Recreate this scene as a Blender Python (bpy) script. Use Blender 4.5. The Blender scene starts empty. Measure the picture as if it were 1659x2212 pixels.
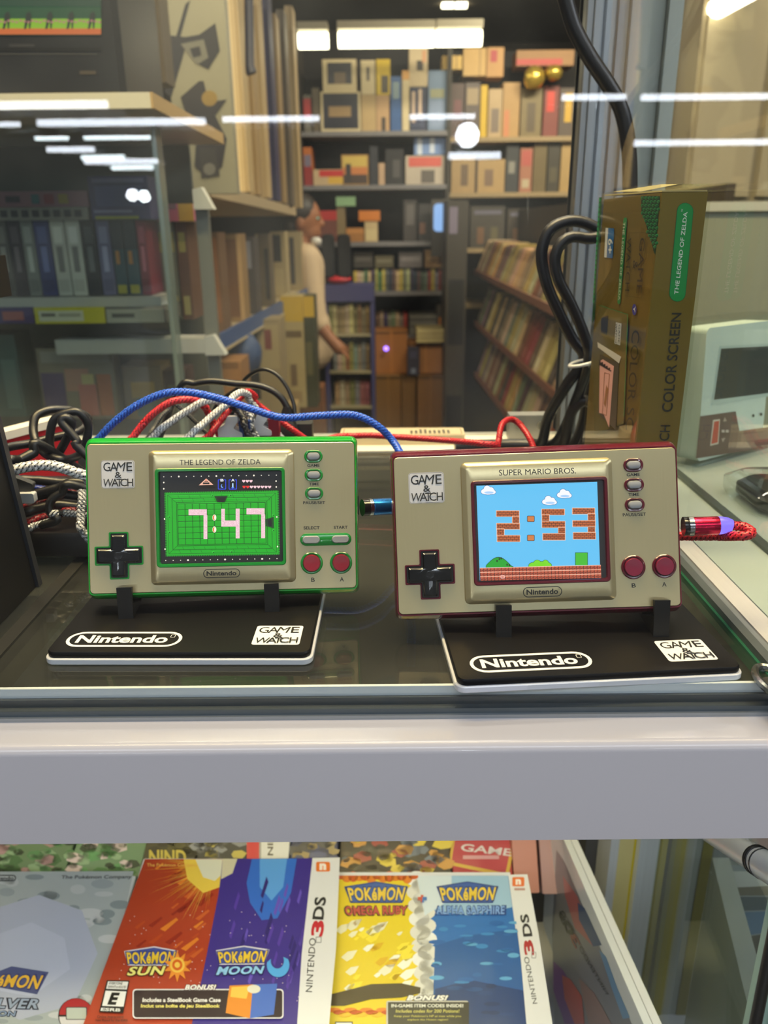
import bpy, math, random
from math import sin, cos, pi, radians, sqrt, atan2
from mathutils import Matrix, Vector
random.seed(7)
SC = bpy.context.scene
COL = SC.collection

# ------------------------------------------------------------------ camera
FPX, IW, IH = 1700.0, 1659, 2212
CAM = Vector((0, 0, 1.355))
R_ = Vector((0.999955, -0.00083, -0.009402)); U_ = Vector((0.009122, 0.340677, 0.940136)); F_ = Vector((-0.002423, 0.94018, -0.340669))
cd = bpy.data.cameras.new('camera'); cam = bpy.data.objects.new('camera', cd); COL.objects.link(cam)
cam.matrix_world = Matrix(((R_.x, U_.x, -F_.x, CAM.x), (R_.y, U_.y, -F_.y, CAM.y), (R_.z, U_.z, -F_.z, CAM.z), (0, 0, 0, 1)))
cd.sensor_fit = 'VERTICAL'; cd.sensor_height = 36; cd.lens = FPX / IH * 36
cd.clip_start = 0.01; cd.clip_end = 60
cd.dof.use_dof = True; cd.dof.focus_distance = 0.315; cd.dof.aperture_fstop = 15.0
SC.camera = cam

# ------------------------------------------------------------------ world, exposure
SC.view_settings.view_transform = 'Standard'; SC.view_settings.look = 'None'
SC.view_settings.gamma = 1; SC.view_settings.use_curve_mapping = False
SC.view_settings.exposure = 0.48
W = bpy.data.worlds.new('world'); SC.world = W; W.use_nodes = True
W.node_tree.nodes['Background'].inputs[0].default_value = (0.62, 0.66, 0.72, 1)
W.node_tree.nodes['Background'].inputs[1].default_value = 0.16
SC.cycles.max_bounces = 10; SC.cycles.transparent_max_bounces = 24; SC.cycles.sample_clamp_indirect = 3
SC.cycles.caustics_reflective = False; SC.cycles.caustics_refractive = False

def area(name, loc, size, power, col, rot=(0, 0, 0)):
    l = bpy.data.lights.new(name, 'AREA'); l.shape = 'RECTANGLE'; l.size, l.size_y = size; l.energy = power; l.color = col
    o = bpy.data.objects.new(name, l); COL.objects.link(o); o.location = loc; o.rotation_euler = rot
    return o
# overhead strip fittings of the shop (above the frame) and the hall's rows of tubes behind the photographer
area('hall_ceiling_light', (-0.2, -1.6, 2.75), (3.2, 0.5), 52, (0.80, 0.88, 1.0), (radians(-22), 0, 0))
area('hall_ceiling_light', (2.2, -0.9, 2.75), (0.4, 2.0), 26, (0.82, 0.88, 1.0), (radians(-15), radians(35), 0))
area('hall_ceiling_light', (0.4, -4.2, 2.75), (5, 0.6), 75, (0.82, 0.88, 1.0), (radians(-35), 0, 0))
area('shop_ceiling_light', (0.0, 0.42, 2.60), (1.6, 0.22), 38, (1.0, 0.76, 0.38))
area('shop_ceiling_light', (0.1, 1.5, 2.46), (1.6, 0.25), 22, (1.0, 0.87, 0.68), (radians(22), 0, 0))
area('shop_ceiling_light', (1.0, 3.35, 2.46), (0.9, 0.14), 30, (1.0, 0.87, 0.68), (radians(15), 0, 0))
area('added_strip_fill', (0.0, 0.262, 1.168), (0.62, 0.012), 0.24, (0.95, 0.97, 1.0), (radians(18), 0, 0))  # added fill behind the beam to brighten the lower compartment, no known fitting
area('case_lamp', (0.02, 0.50, 1.86), (0.30, 0.05), 1.1, (1.0, 0.93, 0.80))

# ------------------------------------------------------------------ pixel rays (measurements of the photograph turned into points of the room)
def ray(u, v): return F_ + R_ * ((u - IW / 2) / FPX) + U_ * ((IH / 2 - v) / FPX)
def aty(u, v, y):
    d = ray(u, v); return CAM + d * ((y - CAM.y) / d.y)
def atz(u, v, z):
    d = ray(u, v); return CAM + d * ((z - CAM.z) / d.z)
def atx(u, v, x):
    d = ray(u, v); return CAM + d * ((x - CAM.x) / d.x)

# ------------------------------------------------------------------ materials
def lin(c):
    c = c / 255.0
    return c / 12.92 if c <= 0.04045 else ((c + 0.055) / 1.055) ** 2.4
_m = {}
def mat(rgb, rough=0.5, metal=0.0, emit=0.0, noise=0.0, scale=40.0, stretch=(1, 1, 1), coat=0.0, spec=0.5, bump=0.0):
    key = (tuple(rgb), rough, metal, emit, noise, scale, stretch, coat, spec, bump)
    if key in _m: return _m[key]
    m = bpy.data.materials.new('surface_%02x%02x%02x' % tuple(int(x) for x in rgb)); m.use_nodes = True
    nt = m.node_tree; b = nt.nodes['Principled BSDF']
    c = (lin(rgb[0]), lin(rgb[1]), lin(rgb[2]), 1)
    b.inputs['Base Color'].default_value = c if not emit else (0.01, 0.01, 0.01, 1)
    b.inputs['Roughness'].default_value = rough; b.inputs['Metallic'].default_value = metal
    b.inputs['Coat Weight'].default_value = coat; b.inputs['Coat Roughness'].default_value = 0.06
    b.inputs['Specular IOR Level'].default_value = spec
    if emit:
        b.inputs['Emission Color'].default_value = c; b.inputs['Emission Strength'].default_value = emit
    if noise or bump:
        tc = nt.nodes.new('ShaderNodeTexCoord'); mp = nt.nodes.new('ShaderNodeMapping'); mp.inputs['Scale'].default_value = stretch
        n = nt.nodes.new('ShaderNodeTexNoise'); n.inputs['Scale'].default_value = scale; n.inputs['Detail'].default_value = 4
        nt.links.new(tc.outputs['Object'], mp.inputs[0]); nt.links.new(mp.outputs[0], n.inputs['Vector'])
        if noise:
            mx = nt.nodes.new('ShaderNodeMix'); mx.data_type = 'RGBA'
            mx.inputs[6].default_value = tuple(min(1, x * (1 - noise)) for x in c[:3]) + (1,)
            mx.inputs[7].default_value = tuple(min(1, x * (1 + noise)) for x in c[:3]) + (1,)
            nt.links.new(n.outputs[0], mx.inputs[0]); nt.links.new(mx.outputs[2], b.inputs['Base Color'])
        if bump:
            bp = nt.nodes.new('ShaderNodeBump'); bp.inputs['Strength'].default_value = bump; bp.inputs['Distance'].default_value = 0.001
            nt.links.new(n.outputs[0], bp.inputs['Height']); nt.links.new(bp.outputs[0], b.inputs['Normal'])
    _m[key] = m
    return m
def glass(name, tint=(1, 1, 1), f0=0.035, dirt=0.0, scratch=0.0, rough=0.0):
    m = bpy.data.materials.new(name); m.use_nodes = True; nt = m.node_tree; nt.nodes.clear()
    N = nt.nodes.new; L = nt.links.new
    out = N('ShaderNodeOutputMaterial'); tr = N('ShaderNodeBsdfTransparent'); tr.inputs[0].default_value = (*tint, 1)
    gl = N('ShaderNodeBsdfGlossy'); gl.inputs['Roughness'].default_value = rough
    lw = N('ShaderNodeLayerWeight'); lw.inputs['Blend'].default_value = 0.5
    pw = N('ShaderNodeMath'); pw.operation = 'POWER'; pw.inputs[1].default_value = 5
    ma = N('ShaderNodeMath'); ma.operation = 'MULTIPLY_ADD'; ma.inputs[1].default_value = 1 - f0; ma.inputs[2].default_value = f0
    mx = N('ShaderNodeMixShader')
    L(lw.outputs['Facing'], pw.inputs[0]); L(pw.outputs[0], ma.inputs[0]); L(ma.outputs[0], mx.inputs[0]); L(tr.outputs[0], mx.inputs[1]); L(gl.outputs[0], mx.inputs[2])
    last = mx
    if dirt or scratch:
        df = N('ShaderNodeBsdfDiffuse'); df.inputs[0].default_value = (0.75, 0.75, 0.72, 1)
        tc = N('ShaderNodeTexCoord'); add = None
        for (k, sc, st, lo, hi, rot) in ((dirt, 900, (1, 1, 1), 0.70, 0.86, 0), (dirt * .35, 6, (1, 1, 1), 0.40, 0.8, 0), (scratch, 60, (1, 1, .07), 0.72, 0.80, 0.0), (scratch * .8, 70, (1, 1, .06), 0.74, 0.81, 0.75)):
            if not k: continue
            mp = N('ShaderNodeMapping'); mp.inputs['Scale'].default_value = st; mp.inputs['Rotation'].default_value = (0, rot, 0)
            n = N('ShaderNodeTexNoise'); n.inputs['Scale'].default_value = sc; n.inputs['Detail'].default_value = 3
            r = N('ShaderNodeMapRange'); r.inputs[1].default_value = lo; r.inputs[2].default_value = hi; r.inputs[3].default_value = 0; r.inputs[4].default_value = k
            L(tc.outputs['Object'], mp.inputs[0]); L(mp.outputs[0], n.inputs['Vector']); L(n.outputs[0], r.inputs[0])
            if add is None: add = r.outputs[0]
            else:
                a = N('ShaderNodeMath'); a.operation = 'ADD'; L(add, a.inputs[0]); L(r.outputs[0], a.inputs[1]); add = a.outputs[0]
        m2 = N('ShaderNodeMixShader'); L(add, m2.inputs[0]); L(mx.outputs[0], m2.inputs[1]); L(df.outputs[0], m2.inputs[2]); last = m2
    L(last.outputs[0], out.inputs[0])
    return m

# ------------------------------------------------------------------ objects
MW = {}
def tag(o, label=None, cat=None, group=None, kind=None):
    if label: o['label'] = label
    if cat: o['category'] = cat
    if group: o['group'] = group
    if kind: o['kind'] = kind
    return o
def root(name, label, cat, M=None, group=None, kind=None):
    o = bpy.data.objects.new(name, None); COL.objects.link(o); o.empty_display_size = 0.02
    M = M if M is not None else Matrix()
    o.matrix_world = M; MW[o] = M
    return tag(o, label, cat, group, kind)
def T(x, y, z): return Matrix.Translation((x, y, z))
def RZ(a): return Matrix.Rotation(radians(a), 4, 'Z')
def RX(a): return Matrix.Rotation(radians(a), 4, 'X')
def RY(a): return Matrix.Rotation(radians(a), 4, 'Y')

class G:
    """collects faces in one mesh; build() links it as one object"""
    def __init__(s, M=None): s.v = []; s.f = []; s.m = []; s.mats = []; s.M = M
    def mi(s, m):
        if m not in s.mats: s.mats.append(m)
        return s.mats.index(m)
    def add(s, vs, fs, m):
        b = len(s.v); i = s.mi(m)
        s.v += [Vector(p) for p in vs] if s.M is None else [s.M @ Vector(p) for p in vs]
        s.f += [[b + k for k in f] for f in fs]; s.m += [i] * len(fs)
        return s
    def box(s, x0, y0, z0, x1, y1, z1, m, M=None):
        vs = [Vector((x, y, z)) for z in (z0, z1) for y in (y0, y1) for x in (x0, x1)]
        if M is not None: vs = [M @ p for p in vs]
        return s.add(vs, [(0, 2, 3, 1), (4, 5, 7, 6), (0, 1, 5, 4), (2, 6, 7, 3), (0, 4, 6, 2), (1, 3, 7, 5)], m)
    def loft(s, loops, m, cap0=True, cap1=True, closed=False):
        n = len(loops[0]); vs = [p for l in loops for p in l]; fs = []
        K = len(loops)
        for k in range(K if closed else K - 1):
            a, b = k * n, ((k + 1) % K) * n
            fs += [(a + i, a + (i + 1) % n, b + (i + 1) % n, b + i) for i in range(n)]
        if cap0 and not closed: fs.append(tuple(range(n))[::-1])
        if cap1 and not closed: fs.append(tuple(range((K - 1) * n, K * n)))
        return s.add(vs, fs, m)
    def tube(s, pts, r, m, n=8, cap=True):
        fr = frames(pts); rr = r if callable(r) else (lambda t: r); N = len(pts)
        loops = []
        for k, (p, a, b) in enumerate(fr):
            q = rr(k / max(1, N - 1)); loops.append([p + a * (q * cos(2 * pi * i / n)) + b * (q * sin(2 * pi * i / n)) for i in range(n)])
        return s.loft(loops, m, cap, cap)
    def cyl(s, p0, p1, r, m, n=16, r1=None):
        return s.tube([Vector(p0), Vector(p1)], lambda t: r + ((r1 if r1 is not None else r) - r) * t, m, n)
    def ball(s, c, r, m, n=12, k=8):
        c = Vector(c); r = r if hasattr(r, '__len__') else (r, r, r)
        loops = [[c + Vector((r[0] * sin(pi * j / k) * cos(2 * pi * i / n), r[1] * sin(pi * j / k) * sin(2 * pi * i / n), -r[2] * cos(pi * j / k))) for i in range(n)] for j in range(1, k)]
        return s.loft(loops, m)
    def build(s, name, parent=None, label=None, cat=None, group=None, kind=None, smooth=True, ang=35):
        vs = s.v
        if parent is not None:
            I = MW[parent].inverted(); vs = [I @ p for p in vs]; off = Vector()
        else:
            lo = [min(p[i] for p in vs) for i in range(3)]; hi = [max(p[i] for p in vs) for i in range(3)]
            off = Vector(((lo[0] + hi[0]) / 2, (lo[1] + hi[1]) / 2, lo[2])); vs = [p - off for p in vs]
        me = bpy.data.meshes.new(name); me.from_pydata([tuple(p) for p in vs], [], s.f)
        for m in s.mats: me.materials.append(m)
        me.polygons.foreach_set('material_index', s.m)
        if smooth:
            me.polygons.foreach_set('use_smooth', [True] * len(me.polygons)); me.set_sharp_from_angle(angle=radians(ang))
        me.update()
        o = bpy.data.objects.new(name, me); COL.objects.link(o)
        if parent is not None: o.parent = parent; MW[o] = MW[parent]
        else: o.location = off; MW[o] = Matrix.Translation(off)
        return tag(o, label, cat, group, kind)

def frames(pts):
    pts = [Vector(p) for p in pts]; N = len(pts); out = []; a = None
    for i in range(N):
        t = (pts[min(N - 1, i + 1)] - pts[max(0, i - 1)])
        t = t.normalized() if t.length > 1e-9 else Vector((0, 0, 1))
        if a is None:
            ref = Vector((0, 0, 1)) if abs(t.z) < .9 else Vector((1, 0, 0)); a = t.cross(ref).normalized()
        else:
            a = (a - t * a.dot(t)); a = a.normalized() if a.length > 1e-9 else t.orthogonal().normalized()
        out.append((pts[i], a, t.cross(a)))
    return out
def spline(P, step=0.002):
    P = [Vector(p) for p in P]; P = [2 * P[0] - P[1]] + P + [2 * P[-1] - P[-2]]; out = []
    for i in range(1, len(P) - 2):
        n = max(2, int((P[i + 1] - P[i]).length / step))
        for k in range(n):
            t = k / n
            out.append(0.5 * ((2 * P[i]) + (P[i + 1] - P[i - 1]) * t + (2 * P[i - 1] - 5 * P[i] + 4 * P[i + 1] - P[i + 2]) * t * t + (3 * P[i] - P[i - 1] - 3 * P[i + 1] + P[i + 2]) * t ** 3))
    out.append(P[-2])
    return out
def rrect(w, h, r, n=5, cx=0, cy=0):
    r = min(r, w / 2 - 1e-6, h / 2 - 1e-6); o = []
    for qx, qy, a0 in ((1, -1, -90), (1, 1, 0), (-1, 1, 90), (-1, -1, 180)):
        for k in range(n + 1):
            a = radians(a0 + 90 * k / n); o.append((cx + qx * (w / 2 - r) + r * cos(a), cy + qy * (h / 2 - r) + r * sin(a)))
    return o
def circ(r, n=28, cx=0, cy=0): return [(cx + r * cos(2 * pi * k / n), cy + r * sin(2 * pi * k / n)) for k in range(n)]
def rpoly(pts, r, n=4):
    o = []; N = len(pts)
    for i in range(N):
        p, a, b = Vector(pts[i]), Vector(pts[i - 1]), Vector(pts[(i + 1) % N])
        u, w = (a - p).normalized(), (b - p).normalized(); p0, p1 = p + u * r, p + w * r
        for k in range(n + 1):
            t = k / n; o.append(tuple(p0 * (1 - t) ** 2 + p * (2 * t * (1 - t)) + p1 * t * t))
    return o
def cross(L, w, r): return rpoly([(w, -L), (w, -w), (L, -w), (L, w), (w, w), (w, L), (-w, L), (-w, w), (-L, w), (-L, -w), (-w, -w), (-w, -L)], r)

_tx = {}
def text_mesh(s, bold=0.0, shear=0.0, space=1.0):
    k = (s, bold, shear, space)
    if k not in _tx:
        c = bpy.data.curves.new('lettering', 'FONT'); c.body = s; c.offset = bold; c.shear = shear; c.space_character = space; c.resolution_u = 3; c.fill_mode = 'FRONT'
        o = bpy.data.objects.new('lettering', c); me = o.to_mesh()
        vs = [(v.co.x, v.co.y) for v in me.vertices]; fs = [tuple(p.vertices) for p in me.polygons]
        o.to_mesh_clear(); bpy.data.objects.remove(o); bpy.data.curves.remove(c)
        x0, x1 = min(p[0] for p in vs), max(p[0] for p in vs); y0, y1 = min(p[1] for p in vs), max(p[1] for p in vs)
        _tx[k] = ([((x - x0) / (x1 - x0), (y - y0) / (y1 - y0)) for x, y in vs], fs)
    return _tx[k]

class Print:
    """flat artwork on the plane M (x right, y up, z outwards). Points are photo pixels (given through conv) or, with px=False, metres on the plane."""
    def __init__(s, M, conv=None, px=True, eps=4e-5, lift=3e-5, rough=0.45, emit=0.0, coat=0.0):
        s.M = M; s.I = M.inverted(); s.conv = conv or (lambda x, y: (x, y)); s.px = px; s.eps = eps; s.z = lift; s.g = G(); s.rough = rough; s.emit = emit; s.coat = coat
    def loc(s, x, y):
        if not s.px: return Vector((x, y, 0))
        d = s.I.to_3x3() @ ray(*s.conv(x, y)); o = s.I @ CAM
        return o + d * (-o.z / d.z)
    def P(s, x, y):
        q = s.loc(x, y); q.z = s.z; return s.M @ q
    def col(s, c):
        return c if not isinstance(c, tuple) else mat(c, s.rough, 0, s.emit, coat=s.coat)
    def poly(s, pts, c, up=True):
        s.g.add([s.P(*p) for p in pts], [tuple(range(len(pts)))], s.col(c))
        if up: s.z += s.eps
        return s
    def rect(s, x0, y0, x1, y1, c, up=True): return s.poly([(x0, y0), (x1, y0), (x1, y1), (x0, y1)], c, up)
    def rrect(s, x0, y0, x1, y1, r, c):
        return s.poly(rrect(abs(x1 - x0), abs(y1 - y0), r, 5, (x0 + x1) / 2, (y0 + y1) / 2), c)
    def oval(s, x, y, rx, ry, c, n=24, up=True): return s.poly([(x + rx * cos(2 * pi * k / n), y + ry * sin(2 * pi * k / n)) for k in range(n)], c, up)
    def frame(s, outer, inner, c):
        n = len(outer); s.g.add([s.P(*p) for p in outer] + [s.P(*p) for p in inner], [(i, (i + 1) % n, n + (i + 1) % n, n + i) for i in range(n)], s.col(c)); s.z += s.eps
        return s
    def rframe(s, x0, y0, x1, y1, r, t, c):
        a = ((x0 + x1) / 2, (y0 + y1) / 2); w, h = abs(x1 - x0), abs(y1 - y0)
        return s.frame(rrect(w, h, r, 5, *a), rrect(w - 2 * t, h - 2 * t, max(r - t, t * .1), 5, *a), c)
    def line(s, pts, w, c):
        for (a, b) in zip(pts[:-1], pts[1:]):
            d = Vector((b[0] - a[0], b[1] - a[1])); 
            if d.length < 1e-9: continue
            n = Vector((-d.y, d.x)).normalized() * (w / 2)
            s.poly([(a[0] + n.x, a[1] + n.y), (b[0] + n.x, b[1] + n.y), (b[0] - n.x, b[1] - n.y), (a[0] - n.x, a[1] - n.y)], c, up=False)
        s.z += s.eps
        return s
    def text(s, t, quad, c, bold=0.0, shear=0.0, space=1.0):
        """quad: (x0,y0,x1,y1) = left, top, right, bottom, or the four corners TL TR BR BL"""
        if not hasattr(quad[0], '__len__'):
            x0, y0, x1, y1 = quad; quad = ((x0, y0), (x1, y0), (x1, y1), (x0, y1))
        tl, tr, br, bl = [Vector(q) for q in quad]
        vs, fs = text_mesh(t, bold, shear, space)
        out = []
        for x, y in vs:
            p = (bl * (1 - x) + br * x) * (1 - y) + (tl * (1 - x) + tr * x) * y
            out.append(s.P(p.x, p.y))
        s.g.add(out, fs, s.col(c)); s.z += s.eps
        return s
    def otext(s, t, quad, c, edge, w, bold=0.03, shear=0.0, space=1.05):
        """lettering with a contour"""
        s.text(t, quad, edge, bold + w, shear, space); return s.text(t, quad, c, bold, shear, space)
    def build(s, name, parent, label=None): return s.g.build(name, parent, label, smooth=False)
def crop(x0, y0, x1, y1, w):
    k = (x1 - x0) / w
    return lambda x, y: (x0 + x * k, y0 + y * k)
def front(M):  # plane of a thing's front (its -Y side): x right, z up
    return M @ Matrix(((1, 0, 0, 0), (0, 0, -1, 0), (0, 1, 0, 0), (0, 0, 0, 1)))
# ================================================================== setting
ZG = 1.2
def structure(name, g, label=None): return g.build(name, None, label, None, None, 'structure', smooth=False)
structure('floor', G().box(-6, -20, -0.05, 6, 6.2, 0, mat((92, 84, 72), 0.35, noise=.25, scale=3)))
structure('ceiling', G().box(-6, 0.7, 2.50, 6, 6.2, 2.56, mat((96, 84, 66), 0.9, noise=.15, scale=5)))
structure('wall_back', G().box(-6, 6.0, 0, 6, 6.1, 2.5, mat((60, 54, 46), 0.9, noise=.2, scale=4)))
structure('wall_left', G().box(-2.7, 1.0, 0, -2.6, 6.0, 2.5, mat((74, 66, 54), 0.9, noise=.2, scale=4)))
structure('wall_right', G().box(2.6, 1.0, 0, 2.7, 6.0, 2.5, mat((74, 66, 54), 0.9, noise=.2, scale=4)))

# ================================================================== the showcase
case = root('display_case', 'white-fronted glass display case holding the two handheld game consoles', 'display case', T(0, .4, .6))
WHITE = mat((208, 203, 204), 0.3, noise=.02, scale=20, coat=.35)
CREAM = mat((236, 230, 218), 0.22, coat=.6)
ALU = mat((172, 178, 186), 0.34, 0.85, noise=.05, scale=60, stretch=(1, 1, .05))
ALUD = mat((92, 100, 104), 0.4, 0.6, noise=.08, scale=60)
DARK = mat((30, 31, 33), 0.5)
GL = glass('clear_glass', (.985, .995, .99), .035)
GLF = glass('front_glass', (.985, .995, .99), .022)
GLB = glass('scratched_glass', (.96, .98, .965), .001, dirt=.20, scratch=.55)
GLS = glass('shelf_glass', (.84, .87, .80), .05, dirt=.14)
GLE = mat((40, 96, 74), 0.15)
XL, XR = -0.149, 0.1395
# front beam: rounded upper edge, glossy top
g = G(); prof = []
for k in range(7):
    a = radians(90 * k / 6); prof.append((0.2231 + .0035 * (1 - sin(a)), 1.1865 + .0035 * cos(a) - .0))
yz = [(0.2397, 1.19), (0.2266, 1.19)] + [(0.2266 - .0035 * sin(radians(15 * k)), 1.1865 + .0035 * cos(radians(15 * k))) for k in range(1, 7)] + [(0.2231, 1.1497), (0.2397, 1.1497)]
x0, x1 = -0.5, 0.5
g.loft([[Vector((x, y, z)) for y, z in yz] for x in (x0, x1)], WHITE)
g.build('front_beam', case, 'white beam across the front of the case')
# grey channel holding the front pane, its light lip
g = G()
g.box(x0, .2397, 1.176, x1, .2425, 1.1935, ALUD); g.box(x0, .2425, 1.176, x1, .2450, 1.1965, mat((64, 72, 76), .35, .5))
g.box(x0, .2385, 1.176, x1, .2397, 1.1915, mat((150, 156, 160), .3, .6))
g.build('glass_channel', case, 'grey metal channel behind the beam')
G().box(x0, .2402, 1.1935, x1, .2420, 2.2, GLF).build('front_glass', case)
# shelf of glass with a pale front edge
g = G(); g.box(-.5, .2452, 1.1945, XR, .556, 1.2, GLS)
g.build('glass_shelf', case)
G().box(-.5, .2438, 1.1950, XR, .2452, 1.2003, mat((196, 206, 210), .25, .2)).build('shelf_edge', case)
# rear rail: warm white top, dark blue grey front
g = G(); g.box(-.5, .5585, 1.160, .137, .612, 1.2004, mat((232, 226, 210), .3)); g.build('rear_rail', case)
G().box(-.5, .5560, 1.150, .137, .5585, 1.1995, mat((54, 60, 72), .45)).build('rear_rail_skirt', case)
G().box(-.30, .6005, 1.2004, .136, .6045, 2.3, GLB).build('back_glass', case)
# right hand side: rail, pane, white strip
g = G(); g.box(XR, .2452, 1.185, .1432, .60, 1.2035, ALUD); g.box(.1432, .2452, 1.185, .1476, .60, 1.2015, ALU)
g.build('side_rail', case)
G().box(XR - .0012, .2452, 1.1944, XR, .556, 1.2006, GLE).build('shelf_side_edge', case, 'green cut edge of the glass shelf')
G().box(.1441, .25, 1.2015, .1461, .598, 2.2, GL).build('side_glass', case)
G().box(.1476, .2231, 1.182, .1568, .62, 1.2022, mat((214, 212, 220), .25, coat=.5)).build('side_strip', case, 'white plastic strip along the side')
# left hand rail
g = G(); g.box(XL - .006, .2452, 1.185, XL, .60, 1.2012, mat((52, 52, 50), .3, .3)); g.build('side_rail', case, 'dark grey rail on the left side')
# corner post of extruded aluminium with grooves
g = G()
xs = [(.1362, .1400, .600), (.1404, .1450, .596), (.1454, .1476, .603), (.148, .1535, .597), (.1537, .1562, .604), (.1565, .160, .599), (.1604, .1665, .612), (.1669, .1735, .606)]
for a, b, y in xs: g.box(a, y, 1.2004, b, .625, 2.35, ALU)
g.box(.1362, .614, 1.2004, .1735, .624, 2.35, ALUD)
g.build('corner_post', case, 'extruded aluminium post at the back corner')
# lower compartment
G().box(-.5, .2452, .862, .104, .60, .868, GLS).build('lower_glass_shelf', case)
G().box(-.5, .2260, .70, .5, .2280, 1.1497, GLF).build('lower_front_glass', case)
G().box(-.5, .60, .70, .30, .606, 1.150, mat((44, 44, 42), .6)).build('lower_back_panel', case)
G().box(-.5, .225, .10, .5, .61, .70, mat((206, 206, 214), .4)).build('plinth', case)
G().box(.1990, .2300, .70, .2010, .462, 1.17, glass('lower_side_glass', (.90, .94, .90), .05, dirt=.1)).build('lower_side_glass', case)

# neighbouring case to the right: mint coloured top seen through the side glass
nb = root('display_case', 'pale green topped display case right of the aluminium post', 'display case', T(.4, .4, .6))
g = G(); g.box(.1568, .2452, 1.18, .1613, .63, 1.194, DARK); g.build('gap_strip', nb)
MINT = mat((176, 190, 188), .3, noise=.06, scale=30)
G().box(.1613, .2452, 1.18, .1915, .63, 1.1985, MINT).build('top_rail', nb)
G().box(.1915, .2452, 1.18, .1965, .63, 1.2005, mat((78, 90, 90), .3, .4)).build('groove', nb)
G().box(.1965, .2452, 1.18, .60, .63, 1.199, mat((158, 172, 172), .25, noise=.1, scale=8)).build('top_panel', nb)
g = G()
for a, b, y in ((.178, .184, .655), (.1845, .193, .648), (.1937, .2035, .652), (.2040, .2105, .645), (.2110, .2165, .652)): g.box(a, y, 1.10, b, .68, 2.4, mat((178, 188, 188), .4, .5))
g.build('corner_post', nb)
G().box(.1613, .612, .10, .60, .63, 1.18, mat((120, 126, 124), .5)).build('cabinet_body', nb)

bg = root('cupboard', 'beige panelled cupboard at upper right beyond the side glass', 'cupboard', T(1.3, 2.2, 0))
u0x, u1x = aty(1500, 200, 2.2).x, aty(1800, 200, 2.2).x
G().box(u0x, 2.2, 0, u1x, 2.6, 2.3, mat((150, 138, 108), .5, noise=.08, scale=5)).build('body', bg)
for a_, b_ in ((.03, .47), (.53, .97)): G().box(u0x + (u1x - u0x) * a_, 2.185, 1.42, u0x + (u1x - u0x) * b_, 2.1995, 2.2, mat((172, 160, 128), .4)).build('door', bg)
G().box(u0x + .02, 2.19, .2, u1x - .02, 2.1995, 1.40, mat((110, 104, 90), .5, noise=.3, scale=9)).build('drawer_front', bg)
pg_ = root('haze_panel', 'pale grey green panel for reflected haze and pale surfaces behind the mint handheld', 'haze_panel', T(.8, 1.15, 0))  # reflection haze in the side glass, plus pale surfaces, built as a panel
u0x, u1x = aty(1478, 560, 1.15).x, aty(1800, 560, 1.15).x; zt_ = aty(1550, 436, 1.15).z
G().box(u0x, 1.15, 0, u1x, 1.19, zt_ - .012, mat((138, 144, 126), .5, noise=.08, scale=6)).build('panel', pg_)
G().box(u0x, 1.145, zt_ - .012, u1x, 1.195, zt_, mat((190, 192, 180), .4)).build('top_edge', pg_)
# ================================================================== handheld consoles
GOLD = mat((188, 176, 138), 0.30, 0.72, noise=.06, scale=220, stretch=(30, 1, .35))
BLACK = mat((14, 14, 15), 0.22, coat=.3)
INK = (22, 22, 20)
def xz(pts, y): return [Vector((a, y, b)) for a, b in pts]
def stadium(w, h, n=7): return rrect(w, h, h / 2 - 1e-5, n)
def move(l, cx, cz): return [(a + cx, b + cz) for a, b in l]

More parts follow.
